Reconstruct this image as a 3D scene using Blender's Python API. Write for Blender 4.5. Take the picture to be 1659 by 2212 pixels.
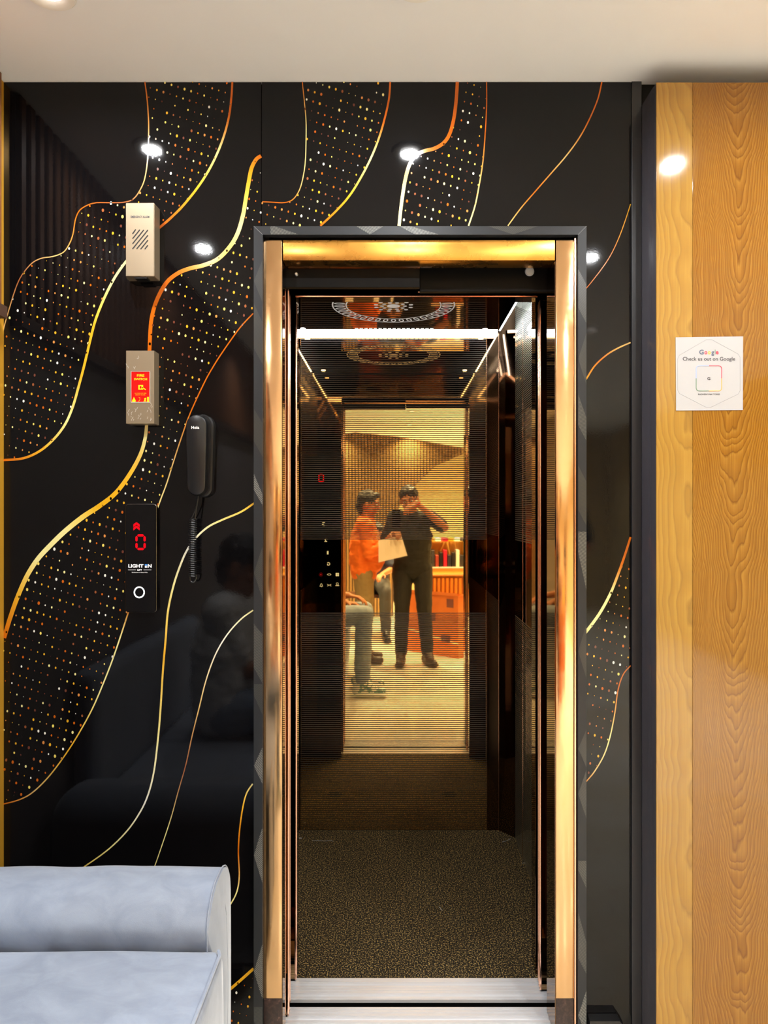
import bpy, bmesh, math, random
from mathutils import Vector, Matrix, noise
for o in list(bpy.data.objects): bpy.data.objects.remove(o)
S = bpy.context.scene
C = S.collection
PI = math.pi
rnd = random.Random(7)

# ---------------------------------------------------------------- camera, world, exposure, lights
F = 1550.0; HC = 1.353; D = 1.843; VX = 850.0; VY = 1106.0
cd = bpy.data.cameras.new('camera'); cam = bpy.data.objects.new('camera', cd); C.objects.link(cam)
cam.location = (0, -D, HC); cam.rotation_euler = (PI/2, 0, 0)
cd.sensor_fit = 'VERTICAL'; cd.sensor_height = 24; cd.lens = F/2212*24
cd.shift_x = -(VX-829.5)/2212; cd.clip_start = 0.01; cd.clip_end = 60
S.camera = cam
S.view_settings.view_transform = 'Standard'; S.view_settings.look = 'None'
S.view_settings.gamma = 1; S.view_settings.use_curve_mapping = False
S.view_settings.exposure = 0.0
S.cycles.max_bounces = 14; S.cycles.glossy_bounces = 10; S.cycles.diffuse_bounces = 5
S.cycles.caustics_reflective = False; S.cycles.caustics_refractive = False
S.cycles.sample_clamp_indirect = 8; S.cycles.blur_glossy = 0.3
w = bpy.data.worlds.new('world'); S.world = w; w.use_nodes = True
w.node_tree.nodes['Background'].inputs[0].default_value = (0.9, 0.9, 0.95, 1)
w.node_tree.nodes['Background'].inputs[1].default_value = 0.3

def area(name, loc, size, power, rot=(0,0,0), shape='DISK', col=(1,.96,.9), sy=None, spread=150):
    l = bpy.data.lights.new(name, 'AREA'); l.shape = shape; l.size = size
    if sy: l.size_y = sy
    l.energy = power; l.color = col; l.spread = math.radians(spread)
    o = bpy.data.objects.new(name, l); C.objects.link(o); o.location = loc; o.rotation_euler = rot
    return o
ZC = 2.458
# downlights near the lift (seen or reflected; last one added to light the photographer)
NEAR = [(-.73, -.325), (.05, -.35), (-.79, -1.14), (.845, -1.24), (.88, -.62), (.05, -1.14)]
FAR = [(x, y) for y in (-2.5, -3.6, -4.8, -6.0, -7.2) for x in (-.75, .2, 1.2, 2.2)]
for (x, y) in NEAR: area('downlight_lamp', (x, y, ZC-.012), .052, 9.5, col=(.97,.985,1), spread=165)
for (x, y) in FAR: area('downlight_lamp', (x, y, ZC-.012), .052, 27, col=(.97,.985,1), spread=112)

# ---------------------------------------------------------------- helpers
def s2l(c):
    c = c/255.0
    return c/12.92 if c <= .04045 else ((c+.055)/1.055)**2.4
def rgb(r, g, b): return (s2l(r), s2l(g), s2l(b), 1)

def mat(name, col, rough=.5, metal=0, spec=.5, emit=None, es=1, coat=0, sheen=0):
    m = bpy.data.materials.new(name); m.use_nodes = True
    b = m.node_tree.nodes['Principled BSDF']
    b.inputs['Base Color'].default_value = col
    b.inputs['Roughness'].default_value = rough
    b.inputs['Metallic'].default_value = metal
    b.inputs['Specular IOR Level'].default_value = spec
    if coat: b.inputs['Coat Weight'].default_value = coat; b.inputs['Coat Roughness'].default_value = .04
    if sheen: b.inputs['Sheen Weight'].default_value = sheen; b.inputs['Sheen Roughness'].default_value = .4
    if emit: b.inputs['Emission Color'].default_value = emit; b.inputs['Emission Strength'].default_value = es
    return m
class NT:
    def __init__(s, m): s.t = m.node_tree; s.b = s.t.nodes['Principled BSDF']
    def n(s, typ, **kw):
        x = s.t.nodes.new(typ)
        for k, v in kw.items(): setattr(x, k, v)
        return x
    def link(s, a, b): s.t.links.new(a, b)
    def m(s, op, a, b=None, c=None):
        x = s.n('ShaderNodeMath', operation=op)
        for i, v in enumerate((a, b, c)):
            if v is None: continue
            if isinstance(v, (int, float)): x.inputs[i].default_value = v
            else: s.link(v, x.inputs[i])
        return x.outputs[0]
    def pos(s):
        g = s.n('ShaderNodeNewGeometry'); sp = s.n('ShaderNodeSeparateXYZ'); s.link(g.outputs['Position'], sp.inputs[0])
        return g.outputs['Position'], sp.outputs[0], sp.outputs[1], sp.outputs[2]
    def obj(s): return s.n('ShaderNodeTexCoord').outputs['Object']
    def scale(s, v, sc):
        x = s.n('ShaderNodeMapping'); s.link(v, x.inputs[0]); x.inputs['Scale'].default_value = sc; return x.outputs[0]
    def noise(s, v, scale, detail=3, rough=.5, dist=0):
        x = s.n('ShaderNodeTexNoise'); s.link(v, x.inputs['Vector']); x.inputs['Scale'].default_value = scale
        x.inputs['Detail'].default_value = detail; x.inputs['Roughness'].default_value = rough; x.inputs['Distortion'].default_value = dist
        return x.outputs['Fac']
    def ramp(s, f, stops, interp='LINEAR'):
        x = s.n('ShaderNodeValToRGB'); s.link(f, x.inputs[0]); cr = x.color_ramp; cr.interpolation = interp
        while len(cr.elements) < len(stops): cr.elements.new(.5)
        for e, (p, c) in zip(cr.elements, stops): e.position = p; e.color = c
        return x.outputs[0]
    def mix(s, f, a, b, bt='MIX'):
        x = s.n('ShaderNodeMix', data_type='RGBA', blend_type=bt)
        for i, v in ((0, f), (6, a), (7, b)):
            if isinstance(v, (int, float, tuple)): x.inputs[i].default_value = v
            else: s.link(v, x.inputs[i])
        return x.outputs[2]
    def bump(s, h, strength=.2, dist=.001):
        x = s.n('ShaderNodeBump'); x.inputs['Strength'].default_value = strength; x.inputs['Distance'].default_value = dist
        s.link(h, x.inputs['Height']); s.link(x.outputs[0], s.b.inputs['Normal']); return x
    def col(s, c): s.link(c, s.b.inputs['Base Color'])

class M:
    """mesh collector in world coordinates"""
    def __init__(s): s.bm = bmesh.new()
    def box(s, x0, x1, y0, y1, z0, z1, bev=0, seg=2):
        t = bmesh.new(); bmesh.ops.create_cube(t, size=1)
        for v in t.verts: v.co = Vector(((x0+x1)/2+v.co.x*(x1-x0), (y0+y1)/2+v.co.y*(y1-y0), (z0+z1)/2+v.co.z*(z1-z0)))
        if bev: bmesh.ops.bevel(t, geom=list(t.edges), offset=bev, segments=seg, affect='EDGES', profile=.5)
        s.add(t); return s
    def add(s, t, mx=None):
        if mx: bmesh.ops.transform(t, matrix=mx, verts=t.verts)
        me = bpy.data.meshes.new('t'); t.to_mesh(me); t.free(); s.bm.from_mesh(me); bpy.data.meshes.remove(me); return s
    def prism(s, pts, d0, d1, axis='y'):
        """pts (a,b) outline extruded along axis between d0 and d1"""
        def P(a, b, d): return {'y': (a, d, b), 'x': (d, a, b), 'z': (a, b, d)}[axis]
        v0 = [s.bm.verts.new(P(a, b, d0)) for a, b in pts]; v1 = [s.bm.verts.new(P(a, b, d1)) for a, b in pts]
        n = len(pts); s.bm.faces.new(v0); s.bm.faces.new(v1[::-1])
        for i in range(n): s.bm.faces.new((v0[i], v0[(i+1) % n], v1[(i+1) % n], v1[i]))
        return s
    def poly(s, pts): s.bm.faces.new([s.bm.verts.new(p) for p in pts]); return s
    def tube(s, pts, r, n=10, closed=False, r1=None):
        pts = [Vector(p) for p in pts]; rings = []; up = None
        for i, p in enumerate(pts):
            a = pts[i-1] if (i > 0 or closed) else p; b = pts[(i+1) % len(pts)] if (i < len(pts)-1 or closed) else p
            t = (b-a).normalized()
            if up is None: up = t.orthogonal().normalized()
            up = (up-t*up.dot(t))
            up = up.normalized() if up.length > 1e-5 else t.orthogonal().normalized()
            q = t.cross(up); rr = r if r1 is None else r+(r1-r)*i/(len(pts)-1)
            rings.append([s.bm.verts.new(p+(up*math.cos(2*PI*k/n)+q*math.sin(2*PI*k/n))*rr) for k in range(n)])
        m = len(rings)
        for i in range(m if closed else m-1):
            A, B = rings[i], rings[(i+1) % m]
            for k in range(n): s.bm.faces.new((A[k], A[(k+1) % n], B[(k+1) % n], B[k]))
        if not closed: s.bm.faces.new(rings[0][::-1]); s.bm.faces.new(rings[-1])
        return s
    def lathe(s, prof, c, axis='z', n=32):
        rings = []
        for r, h in prof:
            ring = []
            for k in range(n):
                a = 2*PI*k/n; u, v = r*math.cos(a), r*math.sin(a)
                ring.append(s.bm.verts.new({'z': (c[0]+u, c[1]+v, c[2]+h), 'y': (c[0]+u, c[1]+h, c[2]+v), 'x': (c[0]+h, c[1]+u, c[2]+v)}[axis]))
            rings.append(ring)
        for A, B in zip(rings, rings[1:]):
            for k in range(n): s.bm.faces.new((A[k], A[(k+1) % n], B[(k+1) % n], B[k]))
        s.bm.faces.new(rings[0][::-1]); s.bm.faces.new(rings[-1]); return s
    def rbox(s, x0, x1, y0, y1, z0, z1, r, cuts=20, puff=0, wr=0, wsc=6, seed=0):
        """soft cushion-like rounded box"""
        h = Vector(((x1-x0)/2, (y1-y0)/2, (z1-z0)/2)); c = Vector(((x0+x1)/2, (y0+y1)/2, (z0+z1)/2))
        t = bmesh.new(); bmesh.ops.create_cube(t, size=2)
        bmesh.ops.subdivide_edges(t, edges=list(t.edges), cuts=cuts, use_grid_fill=True)
        for v in t.verts:
            u = Vector([math.copysign(abs(k)**.9, k) for k in v.co]); p = Vector((u.x*h.x, u.y*h.y, u.z*h.z))
            q = Vector([max(-(h[i]-r), min(h[i]-r, p[i])) for i in range(3)]); d = p-q
            nrm = d.normalized() if d.length > 1e-7 else Vector((0, 0, 1))
            p2 = q+nrm*r if d.length > 1e-7 else p
            if puff:
                k = [1-min(1, abs(p2[i]/h[i]))**2 for i in range(3)]
                p2 += Vector((nrm.x*k[1]*k[2], nrm.y*k[0]*k[2], nrm.z*k[0]*k[1]))*puff
            p2 = p2+c
            if wr: p2 += nrm*wr*noise.noise(Vector((p2.x*wsc+seed, p2.y*wsc, p2.z*wsc*.6)))
            v.co = p2
        return s.add(t)
    def build(s, name, m, parent=None, smooth=False, angle=40, kind=None, recalc=True, label=None):
        if recalc: bmesh.ops.recalc_face_normals(s.bm, faces=s.bm.faces)
        me = bpy.data.meshes.new(name); s.bm.to_mesh(me); s.bm.free()
        for mm in (m if isinstance(m, list) else [m]): me.materials.append(mm)
        if smooth:
            me.polygons.foreach_set('use_smooth', [True]*len(me.polygons))
            try: me.set_sharp_from_angle(angle=math.radians(angle))
            except Exception: pass
        o = bpy.data.objects.new(name, me); C.objects.link(o); attach(o, parent)
        if kind: o['kind'] = kind
        if label: o['label'] = label
        return o
def wl(o):
    l = Vector((0, 0, 0))
    while o is not None:
        l += o.location; o = o.parent
        if o is not None and o.type != 'EMPTY': break
    return l
def attach(o, parent):
    if parent is not None:
        o.parent = parent
        if parent.type == 'EMPTY': o.matrix_parent_inverse = Matrix.Translation(-Vector(parent.location))
def thing(name, label, cat, loc=(0, 0, 0), group=None):
    o = bpy.data.objects.new(name, None); C.objects.link(o); o.location = loc; o.empty_display_size = .05
    o['label'] = label; o['category'] = cat
    if group: o['group'] = group
    return o
def tag(o, label, cat, group=None):
    o['label'] = label; o['category'] = cat
    if group: o['group'] = group
    return o
def struct(o): o['kind'] = 'structure'; return o
def text(body, cx, cz, y, width, height, m, name, parent, face=-1, bold=0, axis='y', ext=.0004, kind=None):
    """lettering mesh fitted in width x height; face -1 faces the camera (-y), +1 faces +y"""
    cu = bpy.data.curves.new('txt', 'FONT'); cu.body = body; cu.align_x = 'CENTER'; cu.align_y = 'CENTER'; cu.size = 1
    cu.extrude = .0; cu.offset = bold; cu.resolution_u = 3
    t = bpy.data.objects.new('txt', cu); C.objects.link(t); dg = bpy.context.evaluated_depsgraph_get()
    me = bpy.data.meshes.new_from_object(t.evaluated_get(dg)); bpy.data.objects.remove(t)
    xs = [v.co.x for v in me.vertices]; zs = [v.co.y for v in me.vertices]
    if not xs: return None
    x0, x1, z0, z1 = min(xs), max(xs), min(zs), max(zs)
    for v in me.vertices:
        u = ((v.co.x-x0)/(x1-x0)-.5)*width; h = ((v.co.y-z0)/max(1e-6, z1-z0)-.5)*height
        v.co = Vector((cx-face*u, y, cz+h))
    me.materials.append(m); o = bpy.data.objects.new(name, me); C.objects.link(o); attach(o, parent)
    if kind: o['kind'] = kind
    return o
def wx(px, d=D): return (px-VX)/F*d
def wz(py, d=D): return HC-(py-VY)/F*d
def spline(pts, sub=10):
    P = [Vector(p) for p in pts]; out = []
    for i in range(len(P)-1):
        a = P[max(i-1, 0)]; b = P[i]; c = P[i+1]; d = P[min(i+2, len(P)-1)]
        for k in range(sub):
            t = k/sub
            out.append(.5*((2*b)+(-a+c)*t+(2*a-5*b+4*c-d)*t*t+(-a+3*b-3*c+d)*t**3))
    out.append(P[-1]); return out

# ---------------------------------------------------------------- materials
m_lam = mat('black_gloss_laminate', rgb(9, 8, 9), .045, spec=.27)
t = NT(m_lam); p, X, Y, Z = t.pos(); t.bump(t.noise(p, 260, 2), .035, .0006)
m_lam_plain = mat('black_satin_edge', rgb(34, 34, 37), .35)
m_print = mat('gold_foil_print', (1, 1, 1, 1), .12, spec=.4)
t = NT(m_print); a = t.n('ShaderNodeAttribute', attribute_name='Col'); t.col(a.outputs['Color'])
def m_copper_f(name, col, rough, sc):
    m = mat(name, col, rough, 1); t = NT(m); p, X, Y, Z = t.pos()
    h = t.noise(t.scale(p, (1, 1, .25)), 3.0, 2); h2 = t.noise(p, 24, 3)
    b1 = t.bump(t.m('ADD', t.m('MULTIPLY', h, 1.0), t.m('MULTIPLY', h2, .02)), sc, .02)
    smudge = t.noise(p, 9, 5, .65)
    r = t.ramp(smudge, [(.45, (rough, )*3+(1,)), (.75, (rough+.13, )*3+(1,))]); t.link(r, t.b.inputs['Roughness'])
    return m
m_copper = m_copper_f('brushed_rose_gold', (.69, .42, .205, 1), .12, .045)
m_gold = m_copper_f('brushed_gold', (.68, .345, .07, 1), .25, .02)
m_edge = mat('copper_edge', (.80, .45, .30, 1), .18, 1)
m_mirror_bare = mat('bronze_mirror', (.50, .30, .14, 1), .025, 1)
t = NT(m_mirror_bare); p, X, Y, Z = t.pos(); t.bump(t.noise(p, 2.2, 1), .05, .01)
def ribbed(name, tint, dark, frac, warp=.055):
    m = mat(name, tint, .03, 1); t = NT(m); p, X, Y, Z = t.pos()
    f = t.m('FRACT', t.m('DIVIDE', Z, .0083))
    line = t.m('LESS_THAN', f, frac)
    band = t.m('MULTIPLY', t.m('GREATER_THAN', Z, .928), t.m('LESS_THAN', Z, 1.235))
    line = t.m('MULTIPLY', line, t.m('SUBTRACT', 1, band))
    t.col(t.mix(line, tint, dark)); t.b.inputs['Metallic'].default_value = 1
    t.link(t.m('ADD', t.m('MULTIPLY', line, .42), .02), t.b.inputs['Roughness'])
    t.bump(t.noise(t.scale(p, (1, 1, .8)), 2.0, 1), warp, .012)
    return m
m_rib = ribbed('line_etched_gold_mirror', (.93, .61, .22, 1), (.10, .085, .075, 1), .42, .04)
m_ribside = ribbed('line_etched_side_mirror', (.30, .26, .18, 1), (.42, .42, .36, 1), .5, .03)
m_dark = mat('dark_bronze_mirror', (.15, .09, .055, 1), .04, 1)
m_blackmetal = mat('black_painted_steel', rgb(9, 9, 9), .5, spec=.15)
m_black = mat('black_plastic', rgb(13, 13, 15), .32)
t = NT(m_black); p, X, Y, Z = t.pos(); t.bump(t.noise(p, 1400, 2), .12, .0003)
m_glassblk = mat('black_gloss_glass', rgb(5, 5, 7), .03, spec=.34)
m_steel = mat('brushed_steel', rgb(146, 131, 108), .38, .6)
t = NT(m_steel); p, X, Y, Z = t.pos()
t.bump(t.noise(p, 22, 3, .5), .06, .001)
m_alu = mat('grooved_aluminium', rgb(250, 250, 252), .3, .5)
m_red = mat('red_sticker', rgb(222, 10, 8), .25)
m_yel = mat('yellow_print', rgb(250, 205, 10), .35)
m_redled = mat('red_led', rgb(60, 0, 0), .3, emit=(1, .004, .012, 1), es=1.15, spec=0)
m_reddim = mat('red_led_dim', rgb(60, 0, 0), .3, emit=(1, .02, .05, 1), es=.35)
m_wled = mat('white_led', (1, 1, 1, 1), .3, emit=(.85, .93, 1, 1), es=2.0)
m_wled2 = mat('white_backlit_mark', (1, 1, 1, 1), .3, emit=(.85, .93, 1, 1), es=1.0)
m_strip = mat('led_strip_light', (1, 1, 1, 1), .3, emit=(.86, .95, 1, 1), es=20)
m_strip2 = mat('led_cove_light', (1, 1, 1, 1), .3, emit=(.84, .94, 1, 1), es=45)
m_spot = mat('ceiling_spot_lens', (1, 1, 1, 1), .3, emit=(.9, .96, 1, 1), es=14)
m_lens = mat('downlight_lens', (1, 1, 1, 1), .3, emit=(1, .97, .93, 1), es=9)
m_white = mat('white_paint_metal', rgb(236, 234, 228), .35)
m_whitep = mat('white_print', rgb(232, 232, 230), .35)
m_grayp = mat('grey_print', rgb(140, 141, 143), .5)
m_dkp = mat('dark_print', rgb(48, 48, 52), .5)
m_paper = mat('white_card', rgb(168, 168, 170), .5, spec=.15)
m_kraft = mat('paper_sheet', rgb(235, 220, 205), .6)
m_blue = mat('blue_print', rgb(70, 140, 225), .4)
# ceiling
m_ceil = mat('ceiling_paint', rgb(226, 222, 212), .55)
t = NT(m_ceil); p, X, Y, Z = t.pos()
t.col(t.mix(t.noise(p, 2.2, 4), rgb(232, 234, 236), rgb(243, 245, 247))); t.bump(t.noise(p, 9, 4), .25, .004)
# velvet
m_vel = mat('grey_blue_velvet', rgb(150, 158, 172), .75, spec=.2, sheen=.55)
t = NT(m_vel); p, X, Y, Z = t.pos()
t.col(t.mix(t.ramp(t.noise(t.scale(p, (1, 1.6, 1)), 11, 6, .62, .6), [(.35, (0,)*3+(1,)), (.68, (1,)*3+(1,))]), rgb(130, 139, 155), rgb(146, 155, 170)))
t.bump(t.m('ADD', t.noise(p, 14, 4, .55), t.m('MULTIPLY', t.noise(p, 600, 2), .25)), .14, .004)
# carpet
m_carpet = mat('gold_brown_fleck_carpet', rgb(100, 80, 40), .85, spec=.2)
t = NT(m_carpet); p, X, Y, Z = t.pos()
t.col(t.ramp(t.noise(p, 230, 1, .5), [(.36, rgb(5, 4, 3)), (.48, rgb(34, 28, 19)), (.56, rgb(72, 60, 38)), (.66, rgb(176, 146, 88))]))
t.bump(t.noise(p, 230, 1), .4, .002)
# marble floor
m_floor = mat('cream_marble', rgb(225, 205, 170), .12, coat=.3)
t = NT(m_floor); p, X, Y, Z = t.pos()
n1 = t.noise(p, 2.4, 6, .6, 1.2)
c = t.mix(t.ramp(n1, [(.35, (0,)*3+(1,)), (.7, (1,)*3+(1,))]), rgb(240, 236, 224), rgb(228, 216, 190))
vein = t.ramp(t.noise(p, 6, 6, .7, 2.0), [(.60, (0,)*3+(1,)), (.74, (.75,)*3+(1,))])
t.col(t.mix(vein, c, rgb(186, 140, 96)))
# oak laminate panel with cathedral grain
m_oak = mat('glossy_oak_laminate', rgb(200, 150, 60), .07, spec=.5)
t = NT(m_oak); p, X, Y, Z = t.pos()
wn = t.noise(t.scale(p, (2.2, 1, .55)), 2.6, 3, .5); wn2 = t.noise(t.scale(p, (14, 1, 1.2)), 3, 3)
def board(xc, k, zf, per):
    u = t.m('ADD', t.m('SUBTRACT', X, xc), t.m('MULTIPLY', t.m('SUBTRACT', wn, .5), .07))
    au = t.m('POWER', t.m('ADD', t.m('MULTIPLY', u, u), .0008), .5)
    g = t.m('MULTIPLY', t.m('POWER', au, 1.55), k)
    f = t.m('ADD', t.m('SUBTRACT', t.m('MULTIPLY', Z, zf), g), t.m('ADD', t.m('ADD', t.m('MULTIPLY', wn, .22), t.m('MULTIPLY', t.noise(t.scale(p, (.8, 1, 3.2)), 1.6, 2), .16)), t.m('MULTIPLY', wn2, .03)))
    return f
fa = t.m('DIVIDE', board(.836, 11.0, .46, 0), .018)
fb = t.m('DIVIDE', t.m('ADD', board(.628, 9.0, .10, 0), t.m('MULTIPLY', X, 4.2)), .030)
sel = t.m('GREATER_THAN', X, .7262)
ff = t.m('ADD', t.m('MULTIPLY', fa, sel), t.m('MULTIPLY', fb, t.m('SUBTRACT', 1, sel)))
fr = t.m('FRACT', ff)
ring = t.ramp(fr, [(0, rgb(92, 54, 8)), (.10, rgb(122, 80, 16)), (.45, rgb(136, 94, 26)), (.85, rgb(150, 110, 38)), (1, rgb(104, 64, 12))])
fib = t.noise(t.scale(p, (110, 1, 2.2)), 3, 3, .6)
c = t.mix(t.m('MULTIPLY', t.ramp(fib, [(.35, (0,)*3+(1,)), (.7, (1,)*3+(1,))]), .55), ring, rgb(100, 58, 8))
c2 = t.mix(.35, c, rgb(186, 150, 74)); c = t.mix(sel, c2, t.mix(.2, c, rgb(140, 90, 20)))
t.col(c); t.bump(t.noise(t.scale(p, (60, 1, 3)), 3, 3), .03, .001)
m_oakedge = mat('dark_grey_gloss_edge', rgb(66, 64, 70), .25)
m_wood = mat('walnut_slat', rgb(120, 74, 40), .5)
t = NT(m_wood); p, X, Y, Z = t.pos(); t.col(t.mix(t.noise(t.scale(p, (20, 20, 1)), 5, 3), rgb(92, 54, 28), rgb(140, 88, 48)))
m_darkslat = mat('dark_brown_slat', rgb(70, 48, 36), .5)
m_tan = mat('tan_wood', rgb(196, 140, 74), .4)
m_orangewood = mat('orange_slat_wood', rgb(214, 128, 44), .4)
m_cream = mat('cream_wall_paint', rgb(226, 208, 166), .6)
t = NT(m_cream); p, X, Y, Z = t.pos(); t.col(t.mix(t.noise(p, 1.5, 3), rgb(204, 184, 140), rgb(186, 162, 112)))
m_greywall = mat('grey_panel_wall', rgb(112, 108, 108), .5)
m_card = mat('brown_cardboard', rgb(196, 104, 40), .8)
t = NT(m_card); p, X, Y, Z = t.pos(); t.col(t.mix(t.noise(p, 6, 4), rgb(186, 92, 32), rgb(208, 120, 52)))
m_tape = mat('clear_parcel_tape', rgb(228, 196, 150), .25)
m_blueink = mat('blue_ink_mark', rgb(112, 64, 62), .7)
m_plinth = mat('dark_brown_rough_base', rgb(52, 36, 32), .45)
t = NT(m_plinth); p, X, Y, Z = t.pos(); t.col(t.ramp(t.noise(p, 70, 5, .7), [(.45, rgb(40, 28, 25)), (.62, rgb(66, 46, 42)), (.75, rgb(150, 115, 100))]))
# hatched casing
m_case = mat('charcoal_casing', rgb(36, 38, 41), .35, spec=.3)
t = NT(m_case); a = t.n('ShaderNodeUVMap'); sp = t.n('ShaderNodeSeparateXYZ'); t.link(a.outputs[0], sp.inputs[0])
m_hatch = mat('hatched_facet_print', rgb(120, 120, 120), .3)
t = NT(m_hatch); a = t.n('ShaderNodeUVMap'); sp = t.n('ShaderNodeSeparateXYZ'); t.link(a.outputs[0], sp.inputs[0])
at = t.n('ShaderNodeAttribute', attribute_name='Col')
nz = t.n('ShaderNodeTexNoise'); nz.noise_dimensions = '1D'; nz.inputs['Scale'].default_value = 260; t.link(sp.outputs[0], nz.inputs['W'])
f = t.m('FRACT', t.m('DIVIDE', sp.outputs[0], .0034))
ln = t.m('MULTIPLY', t.m('LESS_THAN', f, .5), t.m('ADD', .45, nz.outputs['Fac']))
t.col(t.mix(ln, rgb(38, 40, 43), at.outputs['Color']))

# ---------------------------------------------------------------- room shell
XL, XR, YB = -1.008, 3.0, -8.2
WT = .06
f_ = M(); f_.box(XL-.1, XR+.1, YB-.1, 0.0, -.1, 0); struct(f_.build('floor', m_floor))
c_ = M(); c_.box(XL-.1, XR+.1, YB-.1, .1, ZC, ZC+.1); ceil = struct(c_.build('ceiling', m_ceil))
# wall with lift opening: backing wall
b_ = M()
OX0, OX1, OZ = -.345, .482, 2.072
b_.box(XL-.1, OX0, .012, WT, 0, ZC); b_.box(OX1, XR+.1, .012, WT, 0, ZC); b_.box(OX0, OX1, .012, WT, OZ, ZC)
wall_f = struct(b_.build('wall_front', m_blackmetal)); 
wl_ = M(); wl_.box(XL-.1, XL, YB-.1, WT, 0, ZC); wall_l = struct(wl_.build('wall_left', m_greywall))
wr_ = M(); wr_.box(XR, XR+.1, YB-.1, WT, 0, ZC); struct(wr_.build('wall_right', m_cream))
wb_ = M(); wb_.box(XL-.1, XR+.1, YB-.1, YB, 0, ZC); struct(wb_.build('wall_back', m_cream))
# glossy laminate sheets on the wall front
def sheet(name, x0, x1, z0, z1, y0=0.0, m=m_lam): return M().box(x0, x1, y0, .0125, z0, z1, .0006, 1).build(name, m, wall_f)
sheet('laminate_sheet', wx(6), wx(564.3), 0, ZC-.001)
M().prism([(wx(565.6), OZ), (wx(565.6), ZC-.001), (wx(1363), ZC-.001), (wx(1363), 0), (OX1, 0), (OX1, OZ)], 0, .0125).build('laminate_sheet', m_lam, wall_f)
sheet('laminate_sheet', wx(564.3)+.0005, OX0, 0, OZ-.0006)
sheet('edge_strip', wx(1364), wx(1385), 0, ZC-.001, -.004, m_lam_plain)
# gold and dark corner strip at the left wall
M().box(XL, XL+.007, -.03, .012, 0, ZC-.001).build('corner_trim', mat('gold_trim', rgb(214, 160, 50), .3, .4), wall_l)

# ---- printed pattern (flat foil print on the laminate)
ORG, GLD, PAL, WHT, BRN = (200, 98, 14), (236, 176, 40), (246, 236, 160), (250, 248, 236), (150, 84, 48)
YP = -.0005
def lerp(a, b, t): return tuple(a[i]+(b[i]-a[i])*t for i in range(3))
def setcol(o, cols):
    at = o.data.color_attributes.new('Col', 'FLOAT_COLOR', 'POINT')
    flat = []
    for c in cols: flat += [s2l(c[0])*.8, s2l(c[1])*.8, s2l(c[2])*.8, 1]
    at.data.foreach_set('color', flat)
def ribbon(pts, w0, w1, cols, wm=None):
    P = spline([(a, b, 0) for a, b in pts], 8); bm = M(); cl = []; n = len(P); prev = None
    for i, p in enumerate(P):
        a = P[max(i-1, 0)]; b = P[min(i+1, n-1)]; t = (b-a).normalized(); nn = Vector((-t.y, t.x, 0)); u = i/(n-1)
        wv = (w0+(w1-w0)*u if wm is None else (w0+(wm-w0)*2*u if u < .5 else wm+(w1-wm)*(2*u-1)))/2
        k = u*(len(cols)-1); j = min(int(k), len(cols)-2); c = lerp(cols[j], cols[j+1], k-j)
        vs = [bm.bm.verts.new((wx(q.x), YP, wz(q.y))) for q in (p-nn*wv, p+nn*wv)]; cl += [c, c]
        if prev: bm.bm.faces.new((prev[0], prev[1], vs[1], vs[0]))
        prev = vs
    o = bm.build('gold_curve', m_print, wall_f); setcol(o, cl); return o
A = [(313,177),(318,215),(321,260),(321,300),(319,345),(313,385),(303,410),(288,430),(268,437),(240,438),(210,438),(190,443),(172,455),(163,475),(158,505),(150,527),(137,545),(115,554),(90,558),(70,568),(52,588),(40,608),(30,635),(22,661),(12,695),(7,715)]
B1 = [(502,177),(500,210),(495,250),(485,290),(470,330),(450,370),(425,408),(395,445),(370,470),(347,490),(310,520)]
B2 = [(290,545),(267,572),(245,605),(225,645),(207,690),(195,735),(182,790),(170,835),(157,880),(140,918),(115,950),(85,975),(50,990),(6,994)]
C1 = [(564,337),(553,345),(543,365),(537,395),(531,430),(525,465),(513,505),(495,535),(470,560),(440,573),(410,580),(385,590),(362,608),(345,635),(333,665),(326,700),(323,757),(322,800)]
C2 = [(320,870),(317,915),(313,950),(302,985),(280,1025),(250,1065),(215,1093),(180,1116),(140,1148),(105,1182),(80,1210),(58,1245),(38,1290),(22,1335),(9,1378)]
D1 = [(547,677),(520,706),(495,740),(470,777),(448,814),(427,857),(408,900),(391,948),(375,997),(360,1045),(345,1085),(330,1130)]
D2 = [(285,1300),(275,1330),(262,1370),(245,1420),(225,1472),(200,1530),(170,1585),(140,1632),(105,1678),(70,1712),(40,1728),(6,1737)]
E1 = [(549,1087),(520,1106),(480,1123),(450,1138),(425,1160),(405,1187),(390,1220),(375,1265),(363,1320),(358,1380),(352,1450),(347,1530),(341,1600),(332,1670),(318,1722),(298,1762),(270,1800),(230,1838),(175,1877),(120,1915)]
F1 = [(547,1318),(520,1338),(490,1372),(465,1415),(445,1470),(430,1530),(415,1590),(402,1650),(385,1710),(370,1765),(352,1820),(332,1877),(310,1930)]
G1 = [(546,1693),(533,1713),(525,1742),(518,1790),(515,1840),(517,1890),(512,1925),(497,1955),(470,1995)]
H1 = [(470,2158),(505,2130),(548,2092)]
I1 = [(653,177),(657,215),(661,260),(661,310),(659,355),(652,395),(643,418),(630,433),(612,438),(590,437),(566.5,436)]
J1 = [(843,177),(840,215),(830,260),(818,300),(802,340),(780,383),(755,423),(725,457),(692,488)]
K1 = [(988,177),(985,220),(980,258),(971,290),(958,309),(938,321),(915,327),(896,338),(883,360),(875,390),(870,420),(866,450),(862,488)]
L1 = [(1051,177),(1051,230),(1048,290),(1043,350),(1035,400),(1026,445),(1012,488)]
M1 = [(1300,177),(1291,215),(1272,260),(1250,300),(1222,338),(1190,375),(1155,415),(1125,450),(1097,488)]
N1 = [(1362,441),(1350,478),(1335,518),(1318,553),(1298,583),(1268,621),(1250,640)]
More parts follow.
